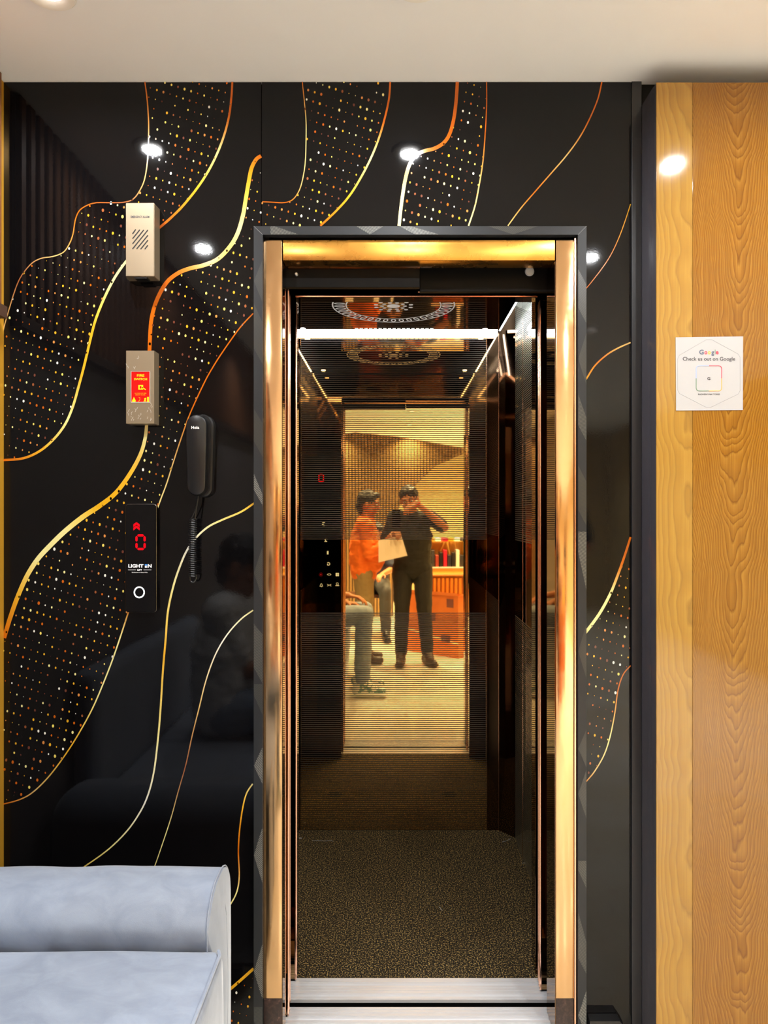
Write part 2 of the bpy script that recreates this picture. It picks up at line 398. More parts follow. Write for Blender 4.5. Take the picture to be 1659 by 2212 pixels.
O1 = [(1362,740),(1335,752),(1310,767),(1285,790),(1268,816),(1255,835)]
P1 = [(1362,1160),(1351,1195),(1336,1238),(1318,1283),(1295,1325),(1268,1362),(1252,1380)]
Q1 = [(1362,1438),(1346,1457),(1335,1490),(1328,1540),(1318,1590),(1305,1630),(1285,1665),(1268,1686),(1255,1700)]
SAL = (226, 190, 120)
ribbon(A, 2.6, 2.2, [ORG, SAL, BRN, ORG, SAL, BRN, SAL], 2.4)
ribbon(B1, 4.2, 5.5, [ORG, ORG, PAL, GLD, ORG, ORG]); ribbon(B2, 5.5, 5, [PAL, PAL, GLD, GLD, PAL, GLD, ORG])
ribbon(C1, 8, 8, [ORG, GLD, PAL, GLD, ORG, ORG, ORG], 9); ribbon(C2, 6, 9, [SAL, PAL, GLD, (225,170,20), PAL, PAL, GLD, ORG], 11)
ribbon(D1, 2.6, 2.6, [ORG, ORG, ORG, SAL, PAL]); ribbon(D2, 3, 2.6, [ORG, PAL, PAL, GLD, SAL, ORG])
ribbon(E1, 4, 2.4, [GLD, PAL, WHT, PAL, GLD, PAL, WHT, PAL, GLD], 4.2); ribbon(F1, 3, 1.8, [PAL, WHT, SAL, BRN, PAL, SAL])
ribbon(G1, 3, 2.6, [PAL, GLD, ORG, PAL, PAL]); ribbon(H1, 6, 6, [GLD, GLD])
ribbon(I1, 2, 2.2, [ORG, PAL, SAL, ORG, ORG]); ribbon(J1, 4, 4.5, [ORG, ORG, PAL, GLD, ORG])
ribbon(K1, 7, 7, [ORG, ORG, ORG, GLD, PAL, PAL], 8); ribbon(L1, 2, 3.2, [ORG, ORG, SAL, PAL])
ribbon(M1, 3, 2.4, [ORG, ORG, SAL, ORG, SAL]); ribbon(N1, 2, 1.8, [GLD, ORG, ORG]); ribbon(O1, 3, 3.4, [SAL, ORG, GLD])
ribbon(P1, 4.5, 7, [ORG, ORG, PAL, PAL, PAL]); ribbon(Q1, 2.6, 2.6, [ORG, ORG, PAL, SAL, ORG])
def inside(x, y, poly):
    r = False; j = len(poly)-1
    for i in range(len(poly)):
        xi, yi = poly[i]; xj, yj = poly[j]
        if (yi > y) != (yj > y) and x < (xj-xi)*(y-yi)/(yj-yi)+xi: r = not r
        j = i
    return r
regs = [A[:9]+[(268,437),(300,480),(347,490)]+B1[::-1][1:],
        [(268,440)]+A[9:]+[(6,750),(6,994)]+B2[::-1]+[(272,440)],
        C1+[(322,870)]+C2+[(6,1400),(6,1737)]+D2[::-1]+D1[::-1]+[(547,490),(564,488)],
        I1+[(566,485)]+J1[::-1], K1+L1[::-1], P1[:-1]+[(1268,1686)]+Q1[::-1][1:], [(500,2140)]+H1[1:]+[(548,2250),(500,2250)]]
dm = M(); dc = []; ext = []
for i in range(-140, 160):
    for j in range(-60, 140):
        x = 325+14.1*i-3.3*j; y = 190+4.6*i+20.2*j
        if not (0 < x < 1365 and 170 < y < 2250): continue
        if any(inside(x, y, r) for r in regs):
            rr = rnd.choice([1.0, 1.5, 1.8, 2.1, 2.4, 2.7, 3.0]); 
            fade = .5+.65*noise.noise(Vector((x/160, y/160, 3.1))); rr = max(.6, rr*(.66+fade*.42))
            if rnd.random() < .06: continue
            c = rnd.choice([ORG, ORG, GLD, GLD, (250,225,110), PAL, WHT, BRN, (216,140,70), (110,60,45)])
            v0 = dm.bm.verts.new((wx(x), YP, wz(y))); vs = []
            for k in range(10): vs.append(dm.bm.verts.new((wx(x+rr*.86*math.cos(k*PI/5)), YP, wz(y+rr*1.22*math.sin(k*PI/5)))))
            for k in range(10): dm.bm.faces.new((v0, vs[k], vs[(k+1) % 10]))
            dc += [c]*11
o = dm.build('dot_print', m_print, wall_f, kind='stuff'); setcol(o, dc)

# ---- fluted panel on the left wall (reflected in the black sheet)
wp = thing('fluted_wall_panel', 'dark vertical slat panel along the top of the left wall', 'wall panel', (XL, -1.6, 1.87))
M().box(XL, XL+.01, -3.4, -.035, 1.87, ZC-.004).build('backing', m_darkslat, wp)
M().box(XL, XL+.035, -3.4, -.035, 1.84, 1.87).build('ledge', m_darkslat, wp)
sl = None
for k in range(66):
    if sl is None: sl = M().box(XL+.01, XL+.028, -.075, -.045, 1.87, ZC-.004, .004, 1).build('slat', m_wood, wp)
    else:
        o = sl.copy(); C.objects.link(o); o.location = sl.location+Vector((0, -.05*k, 0))

# ---- casing around the lift
dcs = D-.012
cx0, cx1, ct = wx(548, dcs), wx(1267, dcs), wz(488.5, dcs); ix0, ix1, it = wx(567.5, dcs), wx(1248.5, dcs), wz(507, dcs)
casing = thing('lift_door_casing', 'charcoal casing with hatched facets framing the lift doorway', 'door casing', ((cx0+cx1)/2, 0, 0))
cs = M(); cs.prism([(cx0, 0), (ix0, 0), (ix0, it), (cx0, ct)], -.012, .011); cs.build('casing_strip', m_case, casing)
cs = M(); cs.prism([(cx1, 0), (ix1, 0), (ix1, it), (cx1, ct)], -.012, .011); cs.build('casing_strip', m_case, casing)
cs = M(); cs.prism([(cx0, ct), (ix0, it), (ix1, it), (cx1, ct)], -.012, .011); cs.build('casing_strip', m_case, casing)
M().tube([(cx0, -.0125, ct), (ix0, -.0125, it)], .0004, 4).tube([(cx1, -.0125, ct), (ix1, -.0125, it)], .0004, 4).build('mitre_line', m_grayp, casing)
def facets(x0, x1, z0, z1, vertical, seed):
    r = random.Random(seed); bm = M(); uvs = []; cols = []
    L0, L1_ = (z0, z1) if vertical else (x0, x1); W0, W1 = (x0, x1) if vertical else (z0, z1); W = W1-W0
    s = L1_ - r.uniform(.02, .12)
    while s > L0+.03:
        ln = r.uniform(.06, .15); a = r.uniform(-.06, .06); sh = r.choice([0, 1, 2])
        s1 = s-ln
        if sh == 0: q = [(W0, s), (W1, s-abs(a)-.02), (W1, s1-.02), (W0, s1+.02)]
        elif sh == 1: q = [(W0, s), (W1, s), (W1, s1), (W0, s-ln*.35)]
        else: q = [(W1, s), (W1, s1), (W0, (s+s1)/2)]
        q = [(a_, max(L0, min(L1_, b_))) for a_, b_ in q]
        th = r.uniform(.2, 1.2)*r.choice([-1, 1]); g = r.choice([84, 110, 135, 66, 54])
        vs = [bm.bm.verts.new((a_, -.0125, b_) if vertical else (b_, -.0125, a_)) for a_, b_ in q]
        fc = bm.bm.faces.new(vs); uvs.append([(a_*math.sin(th)+b_*math.cos(th)) for a_, b_ in q]); cols += [(g, g, g-6)]*len(q)
        s = s1-r.uniform(.0, .16)
    o = bm.build('hatched_facet', m_hatch, casing, kind='stuff', recalc=False)
    ul = o.data.uv_layers.new(name='UVMap'); i = 0
    flat = [u for f in uvs for u in f]
    for k, l in enumerate(o.data.loops): ul.data[k].uv = (flat[l.vertex_index], 0)
    setcol(o, cols)
facets(cx0+.0005, ix0-.0005, .02, it-.02, True, 3); facets(ix1+.0005, cx1-.0005, .02, it-.02, True, 12); facets(ix0+.02, ix1-.02, it+.0005, ct-.0005, False, 5)

# ---- copper door frame of the landing
frame = thing('lift_door_frame', 'polished copper and gold frame lining the lift doorway', 'door frame', (.06, 0, 0))
JZ = wz(518)
def chan(name, x0, x1, z0, z1, y0, y1, m, lab=None): return M().box(x0, x1, y0, y1, z0, z1, .0012, 2).build(name, m, frame, smooth=True, label=lab)
chan('jamb', wx(569.5), wx(609), .1035, JZ, 0, .055, m_copper); chan('jamb', wx(1201), wx(1240), .1035, JZ, 0, .10, m_copper)
chan('lintel', wx(611), wx(1199), wz(562), JZ, 0.001, .06, m_gold, 'gold lintel')
chan('jamb_base', wx(569.5), wx(609), 0.0, .103, .001, .05, m_plinth, 'dark rough base'); chan('jamb_base', wx(1201), wx(1240), 0.0, .103, .001, .09, m_plinth, 'dark rough base')
M().box(wx(568.2), wx(569.3), -.004, .05, 0, JZ+.006).box(wx(1240.3), wx(1243.5), -.003, .05, 0, JZ+.003).build('jamb_edge', m_edge, frame)
# inner returns: smoky mirror faces
M().box(wx(609.2), -.2852, .003, .055, .002, wz(564)).build('reveal', m_dark, frame); M().box(.4152, wx(1200.8), .003, .10, .002, wz(564)).build('reveal', m_dark, frame)
M().box(OX0, ix0+.012, .0126, .062, 0, OZ).build('liner', m_blackmetal, frame); M().box(wx(1244), OX1, .0126, .168, 0, OZ).build('liner', m_blackmetal, frame)
M().box(wx(611), wx(1199), .0605, .0625, wz(563)+.002, JZ).build('lintel_back', m_dark, frame)

# ---- door header gear (black box, rails, knob)
hd = thing('door_header_gear', 'black door operator box under the gold lintel', 'door mechanism', (.065, .1, 1.95))
zb = 1.951
M().box(-.60, .07, .066, .085, zb, 2.3, .001, 1).build('operator_cover', m_blackmetal, hd)
M().box(.072, .62, .110, .128, zb+.002, 2.3, .001, 1).build('operator_cover', m_blackmetal, hd)
M().box(-.28, .07, .0625, .0655, 1.999, 2.3).build('fixing_plate', m_dark, hd)
M().tube([(-.28, .205, 1.969), (.41, .205, 1.969)], .0035, 8).tube([(.07, .205, 1.981), (.40, .205, 1.981)], .003, 8).build('rail', m_edge, hd, smooth=True)
kx, kz = wx(1143, 1.95), wz(588, 1.95)
M().lathe([(.004, -.012), (.011, -.012), (.013, -.008), (.011, -.004), (.008, 0), (.008, .004)], (kx, .109, kz), 'y', 18).build('fixing_bolt', m_alu, hd, smooth=True)
M().lathe([(.003, -.01), (.004, -.008), (.004, 0)], (wx(641, 1.91), .0655, wz(594, 1.91)), 'y', 12).build('fixing_bolt', m_alu, hd, smooth=True)

# ---- sills
def sill(name, lab, y0, y1, seed, steps):
    th = thing(name, lab, 'sill', (.06, (y0+y1)/2, -.03))
    prof = [(y0, -.009), (y0, 0)]
    n = steps; 
    for k in range(n):
        a = y0+(y1-y0)*(k+.12)/n; b = y0+(y1-y0)*(k+(.9 if k in (1, 5) else .36))/n; dep = .0075 if k in (1, 5) else .0045
        prof += [(a, 0), (a+.0006, -dep), (b, -dep), (b+.0006, 0)]
    prof += [(y1, 0), (y1, -.009)]
    M().prism(prof, -.60, .66, 'x').build('grooved_plate', m_alu, th)
    M().box(-.60, .66, y0+.002, y1-.002, -.06, -.0095).build('sill_support', m_blackmetal, th)
    return th
sill('landing_sill', 'grooved aluminium landing sill at the foot of the doorway', 0.002, .118, 1, 9)
sill('car_sill', 'grooved aluminium car sill in front of the carpet', .148, .240, 2, 8)
m_pit = mat('lift_shaft_black', rgb(6, 6, 6), .9, spec=.05)
for nm, q in (('floor_shaft', (-.95, .95, WT, 1.5, -.5, -.4)), ('wall_shaft_left', (-.95, -.9, WT, 1.5, -.4, 2.56)), ('wall_shaft_right', (.9, .95, WT, 1.5, -.4, 2.56)), ('wall_shaft_back', (-.9, .9, 1.45, 1.5, -.4, 2.56)), ('ceiling_shaft', (-.95, .95, .1, 1.5, 2.56, 2.6)), ('wall_shaft_front', (-.9, .9, -.0, WT, -.4, -.10))):
    struct(M().box(*q).build(nm, m_pit))

# ---- door leaves (open, folded into both pockets)
def leaf(lab, x0, x1, y0, y1, zb_, edge_side):
    th = thing('lift_door_leaf', lab, 'door leaf', ((x0+x1)/2, (y0+y1)/2, zb_), 'open lift door leaves')
    M().box(x0, x1, y0, y1, zb_, 1.95, .0008, 1).build('panel', m_mirror_bare, th)
    e = x1 if edge_side > 0 else x0
    a, b = (e-.0045, e+.0012) if edge_side > 0 else (e-.0012, e+.0045)
    M().box(a, b, y0-.0022, y0+.003, zb_, 1.95, .001, 2).build('edge_strip', m_edge, th, smooth=True)
    M().box(a, b, y1-.003, y1+.0022, zb_, 1.95, .001, 2).build('edge_strip', m_edge, th, smooth=True)
    M().box(x0+.004, x1-.004, (y0+y1)/2-.005, (y0+y1)/2+.005, .0, zb_).build('guide_shoe', m_blackmetal, th)
leaf('outermost of the three copper-edged door leaves on the left', -.59, -.281, .078, .092, .006, 1)
leaf('middle of the three copper-edged door leaves on the left', -.59, -.284, .116, .129, .006, 1)
leaf('innermost copper-edged door leaf on the left, beside the carpet', -.59, -.2805, .226, .238, .006, 1)
leaf('front one of the two dark copper door leaves on the right', .4135, .65, .180, .196, .006, -1)
leaf('rear one of the two dark copper door leaves on the right', .4165, .65, .206, .222, .006, -1)

# ---------------------------------------------------------------- lift car
car = thing('lift_car', 'mirrored bronze lift car with fleck carpet and LED lit ceiling', 'elevator', (0, .73, 0))
CX, CY0, CY1, CZ = .505, .315, 1.207, 2.11
M().box(-CX-.02, CX+.02, .241, CY1+.02, -.03, 0).build('carpet', m_carpet, car, label='gold brown fleck carpet')
M().box(-.396, .396, CY1, CY1+.012, 0, CZ+.10, .001, 1).build('back_panel', m_rib, car, label='gold mirror panel etched with fine horizontal lines')
M().box(-.447, -.3965, CY1+.002, CY1+.012, 0, CZ+.10).build('back_panel_edge', m_dark, car); M().box(.3965, .447, CY1+.002, CY1+.012, 0, CZ+.10).build('back_panel_edge', m_dark, car)
M().box(.3958, .3972, CY1-.001, CY1, 0, CZ).box(.4465, .448, CY1-.002, CY1, 0, CZ).build('joint_strip', m_edge, car)
for s in (-1, 1):
    M().prism([(s*.447, CY1), (s*CX, CY1-.07), (s*CX, CY1+.01), (s*.447, CY1+.01)], 0, CZ+.1, 'z').build('corner_post', m_dark, car)
    for (a, b) in ((.96, 1.135), (.72, .9585), (.43, .7185), (CY0, .4285)):
        M().box(s*CX, s*(CX+.012), a, b, 0, CZ+.10, .001, 1).build('side_panel', m_ribside, car)
    M().box(min(s*CX, s*(CX-.0012)), max(s*CX, s*(CX-.0012)), .9585, .9601, 0, CZ).build('joint_strip', m_edge, car)
# kick vents
for vx in (wx(722, 3.05), wx(970, 3.05)):
    b = M()
    for k, (a, h) in enumerate(((.022, 0), (.034, -.008), (.026, -.016))): b.box(vx-a+.004*k, vx+a, CY1-.0012, CY1, .160+h-.002, .160+h+.002)
    b.build('kick_vent', mat('vent_black', rgb(4, 6, 6), .6), car)
# false ceiling with LED surround
M().box(-.441, .441, CY0+.03, 1.178, CZ, CZ+.015, .001, 1).build('ceiling_panel', mat('black_mirror_ceiling', (.22, .15, .10, 1), .03, 1), car, label='black mirror ceiling panel')
M().box(-CX-.012, CX+.012, .25, CY1+.012, CZ+.10, CZ+.115).build('roof', m_white, car)
M().box(-.44, .44, 1.183, 1.190, CZ-.013, CZ-.001).build('led_strip', m_strip, car, label='white LED strip')
for s in (-1, 1): M().box(s*.4415, s*.449, CY0+.05, 1.17, CZ+.004, CZ+.014).build('led_strip', m_strip2, car)
for (x, y) in ((-.375, 1.128), (.38, 1.135), (-.375, .42), (.38, .42)):
    M().lathe([(.007, -.003), (.011, -.003), (.011, 0), (.007, 0)], (x, y, CZ-.0005), 'z', 20).build('ceiling_spot', m_spot, car)
# vent grid and medallion
v = M(); n = 17
for k in range(n): xx = -.152+.310*k/(n-1); v.box(xx-.007, xx+.007, 1.108, 1.128, CZ-.0008, CZ-.0002)
v.build('vent_grid', m_whitep, car, kind='stuff')
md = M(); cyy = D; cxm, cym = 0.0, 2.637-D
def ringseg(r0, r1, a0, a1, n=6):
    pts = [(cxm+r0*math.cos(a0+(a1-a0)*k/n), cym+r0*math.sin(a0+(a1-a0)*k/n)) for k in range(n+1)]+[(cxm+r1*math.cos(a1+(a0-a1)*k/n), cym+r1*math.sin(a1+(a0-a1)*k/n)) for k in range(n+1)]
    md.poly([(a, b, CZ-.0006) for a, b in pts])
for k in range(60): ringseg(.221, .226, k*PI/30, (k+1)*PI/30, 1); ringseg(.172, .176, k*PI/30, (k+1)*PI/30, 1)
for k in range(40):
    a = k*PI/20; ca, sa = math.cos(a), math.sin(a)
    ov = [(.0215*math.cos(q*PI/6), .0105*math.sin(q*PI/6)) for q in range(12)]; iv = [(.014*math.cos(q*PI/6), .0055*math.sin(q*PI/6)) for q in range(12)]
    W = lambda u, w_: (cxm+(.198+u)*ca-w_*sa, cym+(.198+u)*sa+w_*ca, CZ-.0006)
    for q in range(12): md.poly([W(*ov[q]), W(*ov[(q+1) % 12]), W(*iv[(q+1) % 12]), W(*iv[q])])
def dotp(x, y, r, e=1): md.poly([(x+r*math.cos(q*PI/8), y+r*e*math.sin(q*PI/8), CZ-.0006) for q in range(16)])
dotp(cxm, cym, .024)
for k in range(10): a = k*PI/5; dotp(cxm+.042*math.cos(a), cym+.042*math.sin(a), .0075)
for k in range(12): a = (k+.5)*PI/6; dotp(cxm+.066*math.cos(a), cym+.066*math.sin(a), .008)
md.build('ceiling_medallion', mat('ornament_added_glow', rgb(225, 225, 225), .4, emit=(1, .98, .95, 1), es=.22), car, kind='stuff', label='white printed ring ornament')  # faint emission added to the printed ring to lift its brightness
# car front wall inside
M().box(-CX, -.285, .258, CY0, 0, CZ+.1, .001, 1).build('front_return', m_dark, car); M().box(.4155, CX, .258, CY0, 0, CZ+.1, .001, 1).build('front_return', m_dark, car)
M().box(-.285, .4155, .258, CY0, 1.984, CZ+.1).build('front_header', m_dark, car)
M().box(-.285, .4155, .2565, .2578, 1.9838, 1.9868).build('header_edge', m_edge, car)
# operating panel
cop = thing('car_operating_panel', 'black glass button panel seen mirrored in the back of the lift', 'control panel', (-.39, CY0, 1.3))
M().box(-.49, -.29, CY0+.0005, CY0+.006, .85, 1.66, .001, 1).build('glass_plate', m_glassblk, cop)
YC = CY0+.0066
def seg_digit(bm, cx, cz, w_, h_, t_, y, segs, flip=1):
    g = t_*.25
    H = lambda z: bm.prism([(cx-flip*a, z+b) for a, b in ((-w_/2+g, 0), (-w_/2+g+t_/2, t_/2), (w_/2-g-t_/2, t_/2), (w_/2-g, 0), (w_/2-g-t_/2, -t_/2), (-w_/2+g+t_/2, -t_/2))], y, y+.0004)
    V = lambda x, z0, z1: bm.prism([(cx-flip*(x+a), b) for a, b in ((0, z0+g), (t_/2, z0+g+t_/2), (t_/2, z1-g-t_/2), (0, z1-g), (-t_/2, z1-g-t_/2), (-t_/2, z0+g+t_/2))], y, y+.0004)
    if 't' in segs: H(cz+h_/2)
    if 'b' in segs: H(cz-h_/2)
    for s in (-1, 1):
        if 'u' in segs: V(s*w_/2, cz, cz+h_/2)
        if 'l' in segs: V(s*w_/2, cz-h_/2, cz)
b = M(); dd = 4.257-YC; seg_digit(b, wx(694, dd), wz(1033, dd), .025, .040, .006, YC, 'tbul'); b.build('floor_display', m_redled, cop)
for ch, px, py, hh in (('3', 699, 1132, .021), ('2', 704, 1167, .018), ('1', 708, 1194, .018), ('G', 710, 1218, .018)):
    text(ch, wx(px, dd), wz(py, dd), YC, .016 if ch != '1' else .008, hh, m_wled2, 'floor_button', cop, face=1, bold=.01)
text('<>', wx(711, dd), wz(1241, dd), YC, .022, .013, m_wled2, 'door_button', cop, face=1); text('><', wx(711, dd), wz(1264, dd), YC, .022, .013, m_wled2, 'door_button', cop, face=1)
b = M(); fx, fz = wx(728.5, dd), wz(1241, dd)
for k in range(4): a = PI/4+k*PI/2; b.poly([(fx+.0065*math.cos(a)+.0048*math.cos(q*PI/5), YC, fz+.0065*math.sin(a)+.0048*math.sin(q*PI/5)) for q in range(10)])
b.build('fan_button', m_wled2, cop)
b = M(); bx, bz = wx(694, dd), wz(1264, dd)
b.tube([(bx-.009, YC, bz-.006), (bx-.005, YC, bz-.002), (bx-.004, YC, bz+.005), (bx, YC, bz+.009), (bx+.004, YC, bz+.005), (bx+.005, YC, bz-.002), (bx+.009, YC, bz-.006)], .0011, 5, closed=True)
b.poly([(bx-.003, YC, bz-.008), (bx+.003, YC, bz-.008), (bx, YC, bz-.011)]); b.build('alarm_button', m_wled2, cop)
b = M(); tx, tz = wx(728.5, dd), wz(1262, dd)
b.tube([(tx+.006*math.cos(q*PI/6), YC, tz+.002+.006*math.sin(q*PI/6)) for q in range(12)], .001, 5, closed=True).box(tx-.010, tx+.010, YC, YC+.0006, tz-.009, tz-.006)
b.build('intercom_button', m_wled2, cop)
b = M(); lx, lz = wx(693, dd), wz(1241, dd)
for q in range(10): a = q*PI/5; b.poly([(lx+.009*math.cos(a)+.0012*math.cos(w_*PI/3), YC, lz+.009*math.sin(a)+.0012*math.sin(w_*PI/3)) for w_ in range(6)])
b.poly([(lx+.004*math.cos(q*PI/5), YC, lz+.004*math.sin(q*PI/5)) for q in range(10)]); b.build('light_button', m_reddim, cop)
# litter on the carpet
lt = M(); lt.box(wx(650, 3.0)-.004, wx(650, 3.0)+.006, 1.13, 1.136, 0, .001)
tag(lt.build('paper_scrap', m_paper), 'tiny white paper scrap in the back left carpet corner', 'litter')
def thread(px, py, L, seed, lab):
    d = HC*F/(py-VY); x0 = wx(px, d); y0 = d-D; r = random.Random(seed); pts = [(x0, y0, .0015)]; a = r.uniform(-.6, .6)
    for k in range(9): a += r.uniform(-.5, .5); pts.append((pts[-1][0]+L/9*math.cos(a), pts[-1][1]+L/9*math.sin(a), .0015))
    o = M().tube(pts, .0008, 4).build('thread', m_paper); tag(o, lab, 'thread')
thread(674, 1817, .09, 1, 'long white thread at the back left of the carpet')
thread(1085, 1820, .05, 2, 'white thread in the back right corner of the carpet')
thread(948, 1960, .025, 4, 'short white thread on the middle of the carpet')
thread(1128, 1866, .02, 6, 'short thread by the right wall of the car')

# ---------------------------------------------------------------- wall devices
def device(name, lab, cat, px0, px1, py0, py1, dep, bev=.002):
    d = D-dep; x0, x1, z0, z1 = wx(px0, d), wx(px1, d), wz(py1, d), wz(py0, d)
    th = thing(name, lab, cat, ((x0+x1)/2, 0, z0)); return th, x0, x1, z0, z1, -dep
al, x0, x1, z0, z1, yf = device('emergency_alarm', 'topmost steel wall box reading emergency alarm with slanted grille', 'alarm box', 272, 333, 438, 597, .04)
b = M(); b.prism([(x0, yf), (x1, yf), (x1+.002, -.001), (x0-.006, -.001), (x0-.006, -.02)], z0, z1, 'z'); bmesh.ops.bevel(b.bm, geom=list(b.bm.edges), offset=.0012, segments=2, affect='EDGES')
b.build('housing', m_steel, al, smooth=True)
text('EMERGENCY ALARM', (x0+x1)/2, wz(468.5, D-.04), yf-.0004, .047, .0058, m_dkp, 'lettering', al, bold=.02)
b = M(); da = D-.04
for (ax, ay, bx_, by) in ((286.5,505,293,496),(286.5,515.5,302,496.5),(286.5,526.5,310.5,497),(286.5,537.5,319.5,497),(295.5,537.5,319.5,508.5),(304,538,319.5,519),(313,538,319.5,530)):
    p0 = Vector((wx(ax, da), yf-.0003, wz(ay, da))); p1 = Vector((wx(bx_, da), yf-.0003, wz(by, da))); t_ = (p1-p0).normalized(); n_ = Vector((-t_.z, 0, t_.x))*.0014
    b.poly([p0-n_, p1-n_, p1+t_*.0008, p1+n_, p0+n_, p0-t_*.0008])
b.build('grille_slot', mat('slot_black', rgb(10, 8, 12), .8), al, kind='stuff')
M().box(x0+.02, x1-.02, -.036, -.01, z0-.004, z0).build('cable_entry', m_black, al)

fs, x0, x1, z0, z1, yf = device('fire_switch', 'middle steel wall box with a red fire switch window', 'fire switch', 272.5, 333, 757.5, 915, .038)
df = D-.038; rx0, rx1, rz0, rz1 = wx(283.5, df), wx(323.5, df), wz(868.5, df), wz(802.5, df)
b = M()
for (a0, a1, c0, c1) in ((x0, rx0, z0, z1), (rx1, x1, z0, z1), (rx0, rx1, rz1, z1), (rx0, rx1, z0, rz0)): b.box(a0, a1, yf, yf+.003, c0, c1)
b.box(x0, x1, yf+.0031, -.001, z0, z1); b.build('housing', m_steel, fs)
b = M()
for (a0, a1, c0, c1) in ((rx0-.0006, rx0, rz0, rz1), (rx1, rx1+.0006, rz0, rz1), (rx0-.0006, rx1+.0006, rz0-.001, rz0), (rx0-.0006, rx1+.0006, rz1, rz1+.0004)): b.box(a0, a1, yf-.0006, yf+.002, c0, c1)
b.build('window_rim', m_white, fs)
M().box(rx0, rx1, yf+.001, yf+.0028, rz0, rz1).build('sticker', m_red, fs, label='red sticker')
yy = yf+.0006
def fx_(px): return wx(px, df)
def fz_(py): return wz(py, df)
text('FIRE', fx_(303.5), fz_(811), yy, .0185, .0058, m_yel, 'lettering', fs, bold=.02); text('SWITCH', fx_(303.5), fz_(819), yy, .0325, .0055, m_yel, 'lettering', fs, bold=.02)
text('IN CASE OF FIRE', fx_(303.5), fz_(849.5), yy, .029, .0019, m_yel, 'lettering', fs); text('BREAK GLASS', fx_(303), fz_(853), yy, .024, .0019, m_yel, 'lettering', fs)
b = M(); b.box(fx_(298.5), fx_(309), yy, yy+.0003, fz_(841.5), fz_(831.5)); b.prism([(fx_(307), fz_(835.5)), (fx_(315), fz_(841)), (fx_(314), fz_(842.4)), (fx_(306), fz_(837.5))], yy, yy+.0003); b.build('break_glass_symbol', m_yel, fs)
M().poly([(fx_(303.5)+.0024*math.cos(q*PI/8), yy-.0002, fz_(836.5)+.0034*math.sin(q*PI/8)) for q in range(16)]).build('symbol_hole', m_red, fs)
b = M(); b.poly([(fx_(a), yy, fz_(c)) for a, c in ((285.5, 868), (285, 865), (287.5, 861), (288.8, 857.5), (291, 861), (293, 865), (292.5, 868))]); b.build('flame_symbol', m_yel, fs)
b = M(); b.poly([(fx_(a), yy, fz_(c)) for a, c in ((317.5, 868), (317.5, 857.5), (321.5, 857.5), (321.5, 868))])
b.poly([(fx_(a), yy, fz_(c)) for a, c in ((311, 860.5), (314.5, 859), (316, 862), (314, 863), (316, 868), (314.5, 868), (313, 865), (311.5, 868), (310, 867.5), (312, 863))])
b.tube([(fx_(299), yy, fz_(867)), (fx_(302), yy, fz_(864)), (fx_(302), yy, fz_(859)), (fx_(299.5), yy, fz_(858))], .0004, 4); b.build('exit_symbol', m_yel, fs)
# crinkled film on the box
b = M(); r2 = random.Random(4)
for k in range(26):
    x = r2.uniform(x0+.002, x1-.002); z = r2.uniform(z0+.003, z0+.045) if k < 20 else r2.uniform(rz1+.003, z1-.02); a = r2.uniform(-2, 2); L = r2.uniform(.003, .010)
    b.tube([(x, yf-.0004, z), (x+L*.4*math.cos(a), yf-.0008, z+L*.5), (x+L*.5*math.cos(a+.8), yf-.0004, z+L)], .00025, 4)
b.build('film_wrinkle', m_white, fs, kind='stuff')

li, x0, x1, z0, z1, yf = device('lift_call_panel', 'black glass call panel with red floor digit and lit ring button', 'call panel', 271, 337.5, 1089, 1322.5, .016)
def rr_pts(x0, x1, z0, z1, r, n=6):
    o = []
    for (cx, cz, a0) in ((x1-r, z1-r, 0), (x0+r, z1-r, 90), (x0+r, z0+r, 180), (x1-r, z0+r, 270)):
        for k in range(n+1): a = math.radians(a0+90*k/n); o.append((cx+r*math.cos(a), cz+r*math.sin(a)))
    return o
b = M(); b.prism(rr_pts(x0, x1, z0, z1, .007), yf+.002, -.001); b.build('body', m_glassblk, li, smooth=True)
b = M(); b.prism(rr_pts(x0+.0012, x1-.0012, z0+.0012, z1-.0012, .006), yf, yf+.0019); b.build('glass_front', m_glassblk, li, smooth=True)
b = M(); b.tube([(a, yf+.0018, c) for a, c in rr_pts(x0+.0003, x1-.0003, z0+.0003, z1-.0003, .007)], .0006, 5, closed=True); b.build('bezel', mat('dark_chrome', rgb(120, 118, 116), .2, 1), li, smooth=True)
dl = D-.016; yt = yf-.0006
b = M(); seg_digit(b, wx(303.8, dl), wz(1171.2, dl), .0205, .0345, .0056, yt, 'tbul'); b.build('floor_digit', m_redled, li)
b = M()
for oz in (0, -.0085):
    for s in (-1, 1):
        cxx, czz = wx(295, dl)+s*.0004, wz(1128, dl)+oz
        b.prism([(cxx, czz), (cxx+s*.0075, czz-.0055), (cxx+s*.0075, czz-.0125), (cxx, czz-.0065)], yt, yt+.0004)
b.build('up_arrow', m_redled, li)
m_logo = mat('white_logo_print', rgb(235, 235, 235), .3, emit=(1, 1, 1, 1), es=.35)
text('LIGHT', wx(293.7, dl), wz(1222.5, dl), yt, .0385, .0088, m_logo, 'lettering', li, bold=.035)
text('N', wx(323.7, dl), wz(1222.5, dl), yt, .0095, .0088, m_logo, 'lettering', li, bold=.035)
b = M(); ex, ez = wx(315.7, dl), wz(1222.5, dl)
b.box(ex-.0030, ex+.0030, yt, yt+.0003, ez-.0046, ez-.0026).box(ex-.0030, ex+.0030, yt, yt+.0003, ez-.0014, ez+.0003).box(ex-.0030, ex-.0012, yt, yt+.0003, ez-.0046, ez+.0003); b.build('lettering', m_logo, li)
M().box(ex-.0034, ex+.0032, yt, yt+.0003, ez+.0014, ez+.0040).build('lettering', m_blue, li)
text('LIFT', wx(301.8, dl), wz(1231, dl), yt, .0118, .0036, m_logo, 'lettering', li, bold=.03)
